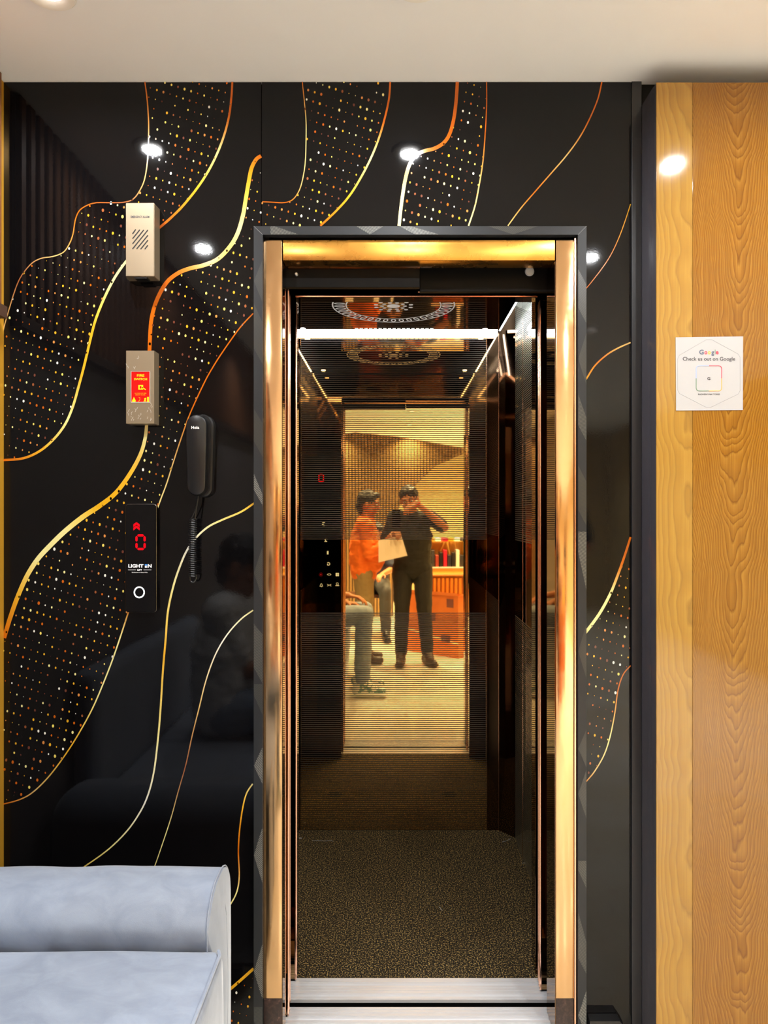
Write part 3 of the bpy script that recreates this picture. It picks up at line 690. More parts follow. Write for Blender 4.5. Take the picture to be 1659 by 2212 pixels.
text('Satisfaction in Every Ride', wx(301.8, dl), wz(1236.6, dl), yt, .040, .0027, m_logo, 'lettering', li)
M().box(wx(277, dl), wx(293.5, dl), yt, yt+.0002, wz(1231.3, dl), wz(1230.7, dl)).box(wx(310.3, dl), wx(327, dl), yt, yt+.0002, wz(1231.3, dl), wz(1230.7, dl)).build('logo_rule', m_logo, li)
b = M(); rc = (wx(301, dl), wz(1279.5, dl))
b.tube([(rc[0]+.0125*math.cos(q*PI/16), yt, rc[1]+.0132*math.sin(q*PI/16)) for q in range(32)], .0016, 6, closed=True); b.build('call_button', m_wled, li, label='lit white ring button')

# ---- handset
ph = thing('wall_handset', 'black wall intercom handset with coiled cord', 'intercom phone', (-.49, 0, 1.5))
def capsule_pts(cx, z0, z1, hw, n=10, taper=0):
    o = [(cx+hw*math.cos(PI*k/n), z1-hw+hw*math.sin(PI*k/n)) for k in range(n+1)]
    h2 = hw-taper; o += [(cx-h2*math.cos(PI*k/n), z0+h2-h2*math.sin(PI*k/n)) for k in range(n+1)]; return o
def lift_body(layers, name, m, label=None):
    b = M(); rings = []
    for (pts, y) in layers: rings.append([b.bm.verts.new((a, y, c)) for a, c in pts])
    for A_, B_ in zip(rings, rings[1:]):
        for k in range(len(A_)): b.bm.faces.new((A_[k], A_[(k+1) % len(A_)], B_[(k+1) % len(A_)], B_[k]))
    b.bm.faces.new(rings[0]); b.bm.faces.new(rings[-1][::-1]); return b.build(name, m, ph, smooth=True, angle=35, label=label)
hz0, hz1 = wz(1071, 1.79), wz(895, 1.79); hc = wx(424.5, 1.79)
cxb = wx(437, 1.82)
lift_body([(capsule_pts(cxb, hz0-.003, hz1+.004, .0285, taper=.004), -.001), (capsule_pts(cxb, hz0-.003, hz1+.004, .0285, taper=.004), -.022), (capsule_pts(cxb, hz0, hz1+.001, .0245, taper=.004), -.026)], 'cradle', m_black)
hb = []
for y, s in ((-.024, .93), (-.030, 1.0), (-.046, 1.0), (-.051, .97), (-.0545, .90), (-.056, .78)): hb.append((capsule_pts(hc, hz0+.028*(1-s), hz1-.028*(1-s), .0275*s, taper=.0035), y))
hs = lift_body(hb, 'handset', m_black)
text('Hola', wx(422, 1.787), wz(923.5, 1.787), -.0566, .0195, .0075, m_whitep, 'lettering', ph, bold=.02)
dch = D-.025
M().tube(spline([(wx(428, dch), -.025, wz(1069, dch)), (wx(424, dch), -.024, wz(1095, dch)), (wx(412, dch), -.022, wz(1122, dch))], 6), .0017, 8).tube(spline([(wx(430, dch), -.028, wz(1069, dch)), (wx(426, dch), -.03, wz(1095, dch)), (wx(422.5, dch), -.03, wz(1122, dch))], 6), .0017, 8).build('cord', m_black, ph, smooth=True)
b = M(); pts = []
for k in range(27*12+1):
    u = k/(27*12); a = k*PI/6; px = 417.5-.5*u-3*math.sin(u*2)+2.5*u
    pts.append((wx(px, dch)+.0087*math.cos(a), -.026+.0085*math.sin(a), wz(1121+124*u, dch)))
b.tube(pts, .0018, 5); b.build('coiled_cord', m_black, ph, smooth=True, label='coiled cord')
M().tube(spline([(wx(410, dch), -.026, wz(1244, dch)), (wx(411, dch), -.026, wz(1254, dch)), (wx(417, dch), -.024, wz(1258, dch)), (wx(422, dch), -.022, wz(1252, dch)), (wx(423, dch), -.022, wz(1243, dch))], 5), .002, 6).build('cord_loop', m_black, ph, smooth=True)

# ---------------------------------------------------------------- oak panel with notice
dw = 1.742; yw = dw-D; ox0 = wx(1418, dw); ozt = wz(178, dw)
op = thing('oak_panel', 'tall glossy oak laminate panel to the right of the lift', 'wall panel', (1.5, yw, 0))
M().box(ox0, wx(1496, dw)-.0003, yw, yw+.004, 0, ozt, .0004, 1).build('board', m_oak, op); M().box(wx(1496, dw)+.0003, 2.5, yw, yw+.004, 0, ozt, .0004, 1).build('board', m_oak, op)
M().box(ox0+.001, 2.499, yw+.0045, -.001, 0, ozt-.001).build('panel_core', m_oakedge, op)
M().prism([(ox0+.001, yw+.003), (ox0-.0004, yw+.003), (ox0-.0022, yw+.02), (ox0-.0026, -.03), (ox0-.0018, -.002), (ox0+.001, -.002)], 0, ozt-.002, 'z').build('side_strip', m_oakedge, op, smooth=True, label='dark satin side strip')
no = thing('paper_notice', 'square white printed notice taped to the oak panel', 'notice', (wx(1532, dw), yw, 1.6))
yn = yw-.0016
M().prism([(wx(1459, dw), wz(729, dw)), (wx(1604.5, dw), wz(727, dw)), (wx(1604, dw), wz(886, dw)), (wx(1460, dw), wz(887, dw))], yn, yn+.0011).build('sheet', m_paper, no)
yl = yn-.0003; m_gr = mat('slate_print', rgb(82, 92, 112), .5); m_rd = mat('rose_print', rgb(205, 60, 80), .5); m_or = mat('amber_print', rgb(240, 165, 60), .5); m_bl = mat('lilac_print', rgb(150, 168, 215), .5); m_gn = mat('sage_print', rgb(95, 130, 100), .5)
def nx(px): return wx(px, dw-.002)
def nz_(py): return wz(py, dw-.002)
gl = [('G', 1515.3, 760.5, 10, 10.5, m_gr), ('o', 1524.8, 762, 6.5, 7, m_rd), ('o', 1532.2, 762, 6.3, 7, m_or), ('g', 1539.8, 764, 6.3, 10, m_gr), ('l', 1545, 760.3, 1.2, 10, m_gn), ('e', 1549.3, 762, 6, 7, m_rd)]
for ch, px, py, w_, h_, mm in gl: text(ch, nx(px), nz_(py), yl, w_*dw/F, h_*dw/F, mm, 'lettering', no, bold=.03)
text('Check us out on Google', nx(1531.5), nz_(776.3), yl, 113*dw/F, 10.5*dw/F, m_dkp, 'lettering', no, bold=.012)
text('RADHESHYAM STORES', nx(1531.5), nz_(851.7), yl, 47*dw/F, 3.2*dw/F, m_dkp, 'lettering', no, bold=.02)
text('G', nx(1531.3), nz_(817.8), yl, 6.5*dw/F, 7*dw/F, m_dkp, 'lettering', no, bold=.03)
def arcrect(seg, mm):
    r = 6.5; x0_, x1_, y0_, y1_ = 1504, 1559, 790, 844.5; cx_, cy_ = (x0_+x1_)/2, (y0_+y1_)/2
    q = {'tl': [(cx_, y0_), (x0_+r, y0_)]+[(x0_+r-r*math.sin(k*PI/12), y0_+r-r*math.cos(k*PI/12)) for k in range(1, 7)]+[(x0_, cy_)],
         'tr': [(cx_, y0_), (x1_-r, y0_)]+[(x1_-r+r*math.sin(k*PI/12), y0_+r-r*math.cos(k*PI/12)) for k in range(1, 7)]+[(x1_, cy_)],
         'bl': [(cx_, y1_), (x0_+r, y1_)]+[(x0_+r-r*math.sin(k*PI/12), y1_-r+r*math.cos(k*PI/12)) for k in range(1, 7)]+[(x0_, cy_)],
         'br': [(cx_, y1_), (x1_-r, y1_)]+[(x1_-r+r*math.sin(k*PI/12), y1_-r+r*math.cos(k*PI/12)) for k in range(1, 7)]+[(x1_, cy_)]}[seg]
    M().tube([(nx(a), yl+.0002, nz_(c)) for a, c in q], .0009, 5).build('frame_arc', mm, no)
arcrect('tl', m_bl); arcrect('tr', m_rd); arcrect('bl', m_gn); arcrect('br', m_or)
hexp = [(1532-5, 733), (1532+5, 733), (1595, 765), (1599, 772), (1599, 843), (1595, 851), (1535, 880), (1526, 880), (1468, 850), (1464, 843), (1464, 775), (1468, 767)]
M().tube([(nx(a), yl+.0003, nz_(c)) for a, c in hexp], .0004, 4, closed=True).build('hexagon_outline', m_grayp, no)

# black floor block right of casing
M().prism([(.497, 0), (.497, .066), (.572, .066), (.590, .040), (.592, 0)], -.03, -.0015).build('baseboard_front', m_black); struct(bpy.data.objects['baseboard_front'])

# ---------------------------------------------------------------- sofa
so = thing('sofa', 'grey blue velvet sofa against the left wall beside the lift', 'sofa', (-.7, -.95, 0))
ax0, ax1 = -.995, -.404
M().rbox(-.985, -.29, -.372, -.168, .05, .556, .088, 44, puff=.006, wr=.0045, wsc=9).build('armrest', m_vel, so, smooth=True, angle=180)
def armdef(q):
    if q[1] > -.25: return 0
    k = max(0, min(1, (.505-q[2])/.10)); return .030*k*k*(3-2*k)+.004*k*math.sin(q[0]*70+3*noise.noise(Vector(q)*9))
for v in bpy.data.objects['armrest'].data.vertices:
    v.co.y += armdef(v.co)
    if v.co.x > -.380: v.co.x = -.380+.012*max(0, 1-((v.co.y+.27)/.1)**2)*max(0, 1-((v.co.z-.3)/.26)**2)
def outline(x, y0, y1, z0, z1, r, n=6):
    o = []
    for (cy, cz, a0) in ((y1-r, z1-r, 0), (y0+r, z1-r, 90), (y0+r, z0+r, 180), (y1-r, z0+r, 270)):
        for k in range(n+1): a = math.radians(a0+90*k/n); o.append((x, cy+r*math.cos(a), cz+r*math.sin(a)))
    return o
M().tube([(q[0], q[1]+armdef(q), q[2]) for q in outline(-.383, -.3755, -.1655, .05, .5605, .088)], .0016, 6, closed=True).build('arm_piping', m_vel, so, smooth=True)
for (a, b_, sd) in ((-.985, -.356, 3), (-1.60, -.989, 9)):
    M().rbox(-.985, -.350, a, b_, .25, .452, .022, 34, puff=.010, wr=.004, wsc=5, seed=sd).build('seat_cushion', m_vel, so, smooth=True, angle=180)
    M().tube([(-.360, b_-.012, .451), (-.353, b_-.03, .4515), (-.353, a+.03, .4515), (-.360, a+.012, .451)], .0035, 8).build('piping', m_vel, so, smooth=True)
M().rbox(-.985, -.362, -1.60, -.350, .05, .252, .015, 16, wr=.003).build('base', m_vel, so, smooth=True, angle=180)
M().rbox(-1.0, -.925, -1.60, -.375, .44, .86, .035, 26, puff=.0, wr=.006, wsc=4, seed=5).build('backrest', m_vel, so, smooth=True, angle=180)
M().rbox(-.985, -.372, -1.856, -1.602, .05, .556, .085, 24, puff=.006, wr=.006, wsc=7, seed=2).build('armrest', m_vel, so, smooth=True, angle=180)
for x in (-.93, -.45):
    for y in (-.22, -1.74): M().lathe([(.016, 0), (.02, .05)], (x, y, .002), 'z', 14).build('leg', m_black, so, smooth=True)

# ---------------------------------------------------------------- downlights
ringm = None
def downlight(x, y, lab, grp):
    th = thing('ceiling_downlight', lab, 'ceiling light', (x, y, ZC), grp)
    b = M(); n = 32; prof = [(.030, 0), (.056, 0), (.056, -.005), (.052, -.009), (.040, -.009), (.030, -.003)]
    rings = [[b.bm.verts.new((x+r*math.cos(2*PI*k/n), y+r*math.sin(2*PI*k/n), ZC+h)) for k in range(n)] for r, h in prof]
    for A_, B_ in zip(rings, rings[1:]+rings[:1]):
        for k in range(n): b.bm.faces.new((A_[k], A_[(k+1) % n], B_[(k+1) % n], B_[k]))
    b.build('trim_ring', m_white, th, smooth=True); M().lathe([(.030, -.001), (.030, -.003)], (x, y, ZC), 'z', 32).build('lens', m_lens, th)
nl = ['round downlight above the sofa arm, cut by the top edge of the photo', 'round ceiling downlight nearest above the lift doorway', 'round downlight above the middle of the sofa, reflected in the black wall',
      'round downlight reflected at the right edge of the doorway casing', 'round downlight reflected near the top of the oak panel', 'added round downlight lighting the photographer in front of the lift doorway']
for (x, y), l in zip(NEAR, nl): downlight(x, y, l, 'downlights near the lift')
rown = ['first', 'second', 'third', 'fourth', 'fifth']; coln = ['above the left wall side', 'left of centre', 'right of centre', 'nearest the right wall']
for k, (x, y) in enumerate(FAR): downlight(x, y, 'round shop downlight, %s row behind the photographer, %s' % (rown[k//4], coln[k % 4]), 'downlights over the shop floor')

# ---------------------------------------------------------------- people
def cap(bm, p0, p1, r0, r1, n=14, side=None, sq=1.0):
    """tapered capsule; sq scales the cross-section along `side` direction"""
    p0, p1 = Vector(p0), Vector(p1); d = p1-p0; L = d.length or 1e-4; t = d.normalized() if d.length > 1e-6 else Vector((0, 0, 1))
    u = Vector(side) if side is not None else t.orthogonal(); u = (u-t*u.dot(t)).normalized(); v = t.cross(u); rings = []
    prof = [(-r0*math.cos(a), r0*math.sin(a)) for a in (.25, .6, 1.0, PI/2)]+[(L+r1*math.sin(a), r1*math.cos(a)) for a in (0, .5, .95, 1.35)]
    for h, r in prof: rings.append([bm.verts.new(p0+t*h+u*(r*sq*math.cos(2*PI*k/n))+v*(r*math.sin(2*PI*k/n))) for k in range(n)])
    for A_, B_ in zip(rings, rings[1:]):
        for k in range(n): bm.faces.new((A_[k], A_[(k+1) % n], B_[(k+1) % n], B_[k]))
    bm.faces.new(rings[0][::-1]); bm.faces.new(rings[-1])
def ell(bm, c, r, R=None, sub=3):
    t = bmesh.new(); bmesh.ops.create_icosphere(t, subdivisions=sub, radius=1)
    for v in t.verts:
        q = Vector((v.co.x*r[0], v.co.y*r[1], v.co.z*r[2])); v.co = Vector(c)+(R@q if R else q)
    me = bpy.data.meshes.new('t'); t.to_mesh(me); t.free(); bm.from_mesh(me); bpy.data.meshes.remove(me)
def remesh(bm, voxel, smooth=3):
    me = bpy.data.meshes.new('t'); bm.to_mesh(me); bm.free(); o = bpy.data.objects.new('t', me); C.objects.link(o)
    r = o.modifiers.new('r', 'REMESH'); r.mode = 'VOXEL'; r.voxel_size = voxel
    s = o.modifiers.new('s', 'SMOOTH'); s.iterations = smooth; s.factor = .5
    dg = bpy.context.evaluated_depsgraph_get(); m2 = bpy.data.meshes.new_from_object(o.evaluated_get(dg)); bpy.data.objects.remove(o); return m2
def mesh_obj(name, me, m, parent, label=None, wr=0, wsc=14, seed=0, dirz=1.0):
    me.materials.clear(); me.materials.append(m)
    if wr:
        nn = [v.normal.copy() for v in me.vertices]
        for v, n_ in zip(me.vertices, nn):
            q = v.co; v.co = q+n_*wr*(noise.noise(Vector((q.x*wsc+seed, q.y*wsc, q.z*wsc*dirz)))+.5*noise.noise(Vector((q.x*wsc*2.2, q.y*wsc*2.2+seed, q.z*wsc*2.6*dirz))))
    me.polygons.foreach_set('use_smooth', [True]*len(me.polygons))
    o = bpy.data.objects.new(name, me); C.objects.link(o); attach(o, parent)
    if label: o['label'] = label
    return o
def hand(bm, wr, dr, pn, side, curl=.5, sc=1.0, thumb=.6):
    """wrist, pointing direction, palm normal (palm faces pn), side: thumb side sign along dr x pn"""
    wr, dr, pn = Vector(wr), Vector(dr).normalized(), Vector(pn).normalized(); pn = (pn-dr*pn.dot(dr)).normalized(); ac = dr.cross(pn)*side
    pc = wr+dr*.045*sc
    for k in range(4):
        o = (k-1.5)*.019*sc; cap(bm, wr+dr*.012*sc-ac*o*.6, wr+dr*.085*sc-ac*o, .014*sc, .011*sc, 10)
        b0 = wr+dr*(.085-abs(k-1.3)*.004)*sc-ac*o; L = (.042, .047, .044, .034)[k]*sc; a = curl*(1+.08*k); d_ = dr; p_ = b0
        for j, (f_, rr) in enumerate(((1, .0088), (.72, .008), (.55, .0072))):
            ang = a*(j+1)*.9; d_ = (dr*math.cos(ang)+pn*math.sin(ang)).normalized(); q_ = p_+d_*L*f_; cap(bm, p_, q_, rr*sc, rr*.92*sc, 8); p_ = q_
    b0 = wr+dr*.025*sc+ac*.022*sc; q_ = b0+(dr*.55+ac*.75+pn*thumb*.6).normalized()*.042*sc; cap(bm, b0, q_, .014*sc, .011*sc, 10)
    cap(bm, q_, q_+(dr*.8+ac*.1+pn*thumb).normalized()*.032*sc, .0105*sc, .009*sc, 8)
def skinmat(name, c): 
    m = mat(name, c, .5); return m
SKIN = skinmat('warm_brown_skin', rgb(176, 112, 72)); EYE = mat('eye_white', rgb(200, 196, 190), .3); HAIR = mat('black_hair', rgb(20, 16, 15), .45)
def person(label, J, fwd, clothes, height=1.0, hands=None, hair='short', shirt_label=None, sleeve=1, shoe='shoe', shoe_m=None, voxel=.0075, group=None, wr=.007, extra=None, belly=0, long_sleeve=False):
    """J joints in world space; clothes (shirt material, trousers material)"""
    P = {k: Vector(v) for k, v in J.items()}; fwd = Vector(fwd).normalized()
    root = thing('person', label, 'person', (P['pelvis'].x, P['pelvis'].y, 0), group)
    R_ = (P['shR']-P['shL']).normalized(); up = (P['neck']-P['pelvis']).normalized(); fw = R_.cross(up); 
    if fw.dot(fwd) < 0 and True: fw = fw
    hR = (P['hipR']-P['hipL']).normalized()
    hf = Vector(J.get('face', fwd)).normalized(); hu = (P['head']-P['neck']).normalized(); hs_ = hf.cross(hu).normalized(); hf = hu.cross(hs_)
    Rh = Matrix((hs_, hf, hu)).transposed()
    hd_ = P['head']
    def torso(bm, g=0.0):
        cap(bm, P['hipL'].lerp(P['hipR'], .12), P['hipR'].lerp(P['hipL'], .12), .092+g, .092+g, 16)
        cap(bm, P['pelvis'], P['chest'], .108+g, .112+g, 20, R_, 1.30)
        mid = P['pelvis'].lerp(P['chest'], .45)
        if belly: ell(bm, mid+fwd*(.03+belly*.3), (.135+belly*.4+g, .10+belly+g, .15+g), Matrix((R_, fwd, up)).transposed())
        cap(bm, P['chest'], P['chest'].lerp(P['neck'], .72), .112+g, .082+g, 20, R_, 1.38)
        for s_ in 'LR': cap(bm, P['neck'].lerp(P['sh'+s_], .25)-up*.035, P['sh'+s_], .052+g, .054+g, 14)
    # body
    bm = bmesh.new(); torso(bm)
    cap(bm, P['neck']-up*.06, P['head']-hu*.05, .056, .052, 14)
    for s_ in 'LR':
        cap(bm, P['sh'+s_], P['el'+s_], .049, .037); cap(bm, P['el'+s_], P['wr'+s_], .038, .025)
        cap(bm, P['hip'+s_], P['kn'+s_], .082, .054); cap(bm, P['kn'+s_], P['an'+s_], .053, .036)
    # head
    H = lambda x, y, z: hd_+hs_*x+hf*y+hu*z
    ell(bm, H(0, -.012, .025), (.076, .094, .090), Rh); ell(bm, H(0, .022, -.035), (.060, .066, .072), Rh); ell(bm, H(0, .055, -.088), (.028, .026, .022), Rh)
    cap(bm, H(0, .088, .020), H(0, .104, -.018), .009, .013, 10); ell(bm, H(0, .083, -.052), (.026, .014, .009), Rh)
    for s_ in (-1, 1):
        ell(bm, H(s_*.078, -.005, -.005), (.010, .019, .030), Rh, 2); cap(bm, H(s_*.014, .086, .034), H(s_*.048, .076, .034), .009, .008, 8); ell(bm, H(s_*.040, .062, -.022), (.022, .022, .018), Rh, 2)
    for s_ in 'LR':
        if hands and s_ in hands: hand(bm, P['wr'+s_], *hands[s_])
    me = remesh(bm, .0062, 2); mesh_obj('body', me, SKIN, root)
    # eyes, brows, hair
    for s_ in (-1, 1):
        e = M(); ell(e.bm, H(s_*.032, .079, .012), (.0125, .010, .008), Rh, 2); eo = e.build('eye', EYE, root, smooth=True)
        e = M(); ell(e.bm, H(s_*.032, .0868, .012), (.006, .004, .006), Rh, 2); e.build('iris', HAIR, eo, smooth=True)
        e = M(); cap(e.bm, H(s_*.016, .0935, .038), H(s_*.048, .083, .040), .0036, .003, 6); e.build('eyebrow', HAIR, root, smooth=True)
    bm = bmesh.new(); ell(bm, H(0, -.022, .043), (.084, .096, .092), Rh, 4); cap(bm, H(0, -.07, -.02), H(0, -.055, -.07), .045, .035, 12, hs_, 1.4)
    ell(bm, H(.02, .045, .098), (.05, .04, .026), Rh, 3)
    me = remesh(bm, .007, 1)
    keep = mesh_obj('hair', me, HAIR, root, wr=.008, wsc=55)
    # shirt
    bm = bmesh.new(); torso(bm, .019)
    for s_ in 'LR':
        if long_sleeve: cap(bm, P['sh'+s_], P['el'+s_], .064, .053); cap(bm, P['el'+s_], P['el'+s_].lerp(P['wr'+s_], .86), .052, .038)
        else: cap(bm, P['sh'+s_], P['sh'+s_].lerp(P['el'+s_], .78), .064, .062)
    me = remesh(bm, voxel, 3); mesh_obj('shirt', me, clothes[0], root, label=shirt_label, wr=wr, wsc=11, seed=1.7, dirz=1.7)
    # trousers
    bm = bmesh.new(); cap(bm, P['hipL'].lerp(P['hipR'], .1), P['hipR'].lerp(P['hipL'], .1), .098, .098, 16); cap(bm, P['pelvis'], P['pelvis']+up*.05, .104, .104, 16, R_, 1.25)
    for s_ in 'LR': cap(bm, P['hip'+s_], P['kn'+s_], .096, .069); cap(bm, P['kn'+s_], P['kn'+s_].lerp(P['an'+s_], .93), .068, .056)
    me = remesh(bm, voxel, 3); mesh_obj('trousers', me, clothes[1], root, wr=wr*.8, wsc=13, seed=6.1)
    for s_ in 'LR':
        bm = bmesh.new(); a = P['an'+s_]; tt = P['toe'+s_]; dr = Vector((tt.x-a.x, tt.y-a.y, 0)).normalized(); zf = tt.z-.03
        heel = Vector((a.x, a.y, zf))-dr*.035; toe = Vector((a.x, a.y, zf))+dr*.20
        sd = Vector((-dr.y, dr.x, 0))
        cap(bm, heel+Vector((0, 0, .042)), toe+Vector((0, 0, .030))-dr*.05, .044, .034, 14, sd, .95); cap(bm, a+Vector((0, 0, .02)), heel+dr*.09+Vector((0, 0, .055)), .047, .042)
        cap(bm, heel+Vector((0, 0, .018)), toe+Vector((0, 0, .018))-dr*.04, .019, .019, 14, sd, 2.2)
        me = remesh(bm, .007, 2)
        for v in me.vertices:
            if v.co.z < zf+.001: v.co.z = zf+.001
        sh = mesh_obj(shoe, me, shoe_m, root)
        if extra == 'sneaker':
            bm = bmesh.new(); cap(bm, heel+Vector((0, 0, .02)), toe+Vector((0, 0, .02))-dr*.035, .019, .017, 14, sd, 2.7)
            me = remesh(bm, .006, 2)
            for v in me.vertices:
                if v.co.z < zf+.0005: v.co.z = zf+.0005
            mesh_obj('sole', me, m_white, sh); 
            b = M()
            for q in range(4): cc = heel+dr*(.12+.022*q)+Vector((0, 0, .085-.011*q)); b.tube([cc-sd*.026, cc+Vector((0, 0, .008)), cc+sd*.026], .003, 6)
            b.build('laces', m_white, sh, smooth=True)
    return root
orange = mat('orange_shirt_cloth', rgb(238, 112, 26), .75); blackc = mat('black_cotton', rgb(16, 15, 17), .8); blackj = mat('black_jeans', rgb(24, 24, 28), .8)
khaki = mat('khaki_cloth', rgb(150, 128, 88), .8); jean = mat('light_blue_denim', rgb(140, 154, 172), .8); t = NT(jean); p, X, Y, Z = t.pos(); t.bump(t.noise(p, 500, 2), .2, .001)
lgrey = mat('pale_grey_cotton', rgb(236, 234, 230), .8); navy = mat('navy_cloth', rgb(26, 36, 66), .8); dkden = mat('dark_grey_denim', rgb(62, 66, 74), .8)
m_brown = mat('brown_leather', rgb(62, 44, 30), .45); m_sneak = mat('green_white_mesh', rgb(150, 186, 168), .7)
t = NT(m_sneak); p, X, Y, Z = t.pos(); t.col(t.ramp(t.noise(p, 16, 2), [(.45, rgb(238, 238, 230)), (.50, rgb(132, 166, 152)), (.55, rgb(112, 148, 136)), (.60, rgb(240, 238, 228))], 'CONSTANT'))
# photographer
person('person in black clothes photographing with a phone, brown shoes', dict(pelvis=(.17, -2.14, .88), chest=(.17, -2.13, 1.14), neck=(.165, -2.11, 1.33), head=(.14, -2.075, 1.455), face=(-.15, .95, -.12),
    shL=(.015, -2.12, 1.30), elL=(-.075, -2.10, 1.07), wrL=(.0, -1.965, 1.165), shR=(.325, -2.11, 1.30), elR=(.445, -2.0, 1.22), wrR=(.20, -1.925, 1.43),
    hipL=(.085, -2.14, .86), knL=(.075, -2.08, .49), anL=(.065, -2.10, .09), toeL=(.045, -1.93, .035), hipR=(.255, -2.14, .86), knR=(.275, -2.08, .49), anR=(.30, -2.11, .09), toeR=(.36, -1.95, .035)),
    (0, 1, 0), (blackc, blackj), hands={'L': ((.35, .75, .2), (0, 0, -1), 1, .8, .9, .9), 'R': ((-.9, .28, -.45), (-.5, -.2, -1), 1, .45, .9, .8)}, shoe_m=m_brown)
b = M(); b.tube([(.213+.030*math.cos(q*PI/8)*.65, -1.929+.032*math.sin(q*PI/8), 1.42+.030*math.cos(q*PI/8)*.76) for q in range(16)], .0035, 6, closed=True)
tag(b.build('thread_bracelet', mat('red_thread', rgb(214, 20, 24), .7), smooth=True), 'red thread bracelet on the wrist of the photographer', 'bracelet')
phn = thing('smartphone', 'black smartphone held up in front of the photographer', 'phone', (.03, -1.862, 1.29))
M().box(-.012, .062, -1.868, -1.860, 1.222, 1.376, .003, 2).build('case', m_glassblk, phn, smooth=True)
for zz in (1.353, 1.33): M().lathe([(.007, 0), (.008, .0012), (.006, .0018)], (.004, -1.8598, zz), 'y', 16).build('lens', m_black, phn, smooth=True)
# man in orange
person('person in an orange long-sleeved shirt standing in profile holding a sheet', dict(pelvis=(-.27, -2.22, .83), chest=(-.27, -2.22, 1.08), neck=(-.25, -2.22, 1.29), head=(-.225, -2.22, 1.42), face=(.93, .15, -.32),
    shL=(-.26, -2.06, 1.235), elL=(-.22, -2.03, .99), wrL=(-.105, -1.985, 1.045), shR=(-.265, -2.38, 1.235), elR=(-.20, -2.36, .98), wrR=(-.07, -2.24, 1.02),
    hipL=(-.27, -2.14, .81), knL=(-.25, -2.13, .46), anL=(-.27, -2.13, .09), toeL=(-.12, -2.12, .035), hipR=(-.27, -2.31, .81), knR=(-.26, -2.32, .46), anR=(-.28, -2.33, .09), toeR=(-.13, -2.34, .035)),
    (1, 0, 0), (orange, khaki), hands={'L': ((.95, .1, .1), (0, 0, 1), -1, .6, .85, .8), 'R': ((.9, .4, .1), (0, 0, 1), 1, .6, .85, .8)}, shoe_m=m_brown, belly=.035, long_sleeve=True, wr=.011)
# sheet of paper
b = M(); pc = Vector((-.005, -1.925, 1.035))
q = [(-.125, .075), (.075, .115), (.125, -.055), (-.125, -.115)]
b.prism([(pc.x+a, pc.z+c) for a, c in q], pc.y, pc.y+.0015); tag(b.build('paper_sheet', m_kraft), 'blank pale sheet of paper held between the two standing people', 'paper')
# seated man on the sofa
person('person in a pale grey T-shirt and light jeans seated on the sofa', dict(pelvis=(-.70, -1.12, .55), chest=(-.70, -1.12, .79), neck=(-.665, -1.12, 1.0), head=(-.62, -1.12, 1.125), face=(.85, .2, -.45),
    shL=(-.69, -1.0, .955), elL=(-.62, -1.05, .72), wrL=(-.36, -1.09, .68), shR=(-.68, -1.295, .955), elR=(-.55, -1.31, .73), wrR=(-.34, -1.22, .715),
    hipL=(-.66, -1.04, .545), knL=(-.215, -1.02, .60), anL=(-.225, -.985, .10), toeL=(-.07, -.96, .04), hipR=(-.66, -1.21, .545), knR=(-.225, -1.28, .595), anR=(-.25, -1.27, .10), toeR=(-.11, -1.24, .04)),
    (1, 0, 0), (lgrey, jean), hands={'L': ((1, .05, -.15), (0, 0, -1), 1, .35, .9, .5), 'R': ((1, .2, -.15), (0, 0, -1), -1, .35, .9, .5)}, shoe='sneaker', shoe_m=m_sneak, extra='sneaker')
# bench and seated person in navy far behind
bn = thing('wooden_bench', 'low wooden bench with a dark top behind the orange shirt', 'bench', (-.25, -3.6, 0))
M().box(-.62, -.07, -3.82, -3.40, .43, .46, .004, 2).build('seat', mat('dark_bench_top', rgb(70, 34, 22), .3), bn)
for x in (-.60, -.11):
    for y in (-3.44, -3.80): M().box(x-.022, x+.03, y-.02, y+.02, 0, .43, .003, 1).build('leg', m_tan, bn)
person('person in navy clothes seated on the wooden bench', dict(pelvis=(-.22, -3.62, .57), chest=(-.22, -3.60, .80), neck=(-.21, -3.56, .99), head=(-.19, -3.53, 1.11), face=(.2, .9, -.4),
    shL=(-.38, -3.57, .945), elL=(-.40, -3.45, .74), wrL=(-.26, -3.28, .70), shR=(-.05, -3.57, .945), elR=(-.02, -3.45, .74), wrR=(-.12, -3.28, .70),
    hipL=(-.31, -3.60, .57), knL=(-.34, -3.24, .52), anL=(-.34, -3.24, .09), toeL=(-.36, -3.10, .035), hipR=(-.13, -3.60, .57), knR=(-.09, -3.24, .52), anR=(-.08, -3.26, .09), toeR=(-.06, -3.12, .035)),
    (0, 1, 0), (navy, dkden), hands={'L': ((.3, .9, -.1), (0, 0, -1), 1, .4, .9, .5), 'R': ((-.3, .9, -.1), (0, 0, -1), -1, .4, .9, .5)}, shoe_m=m_black, voxel=.010)
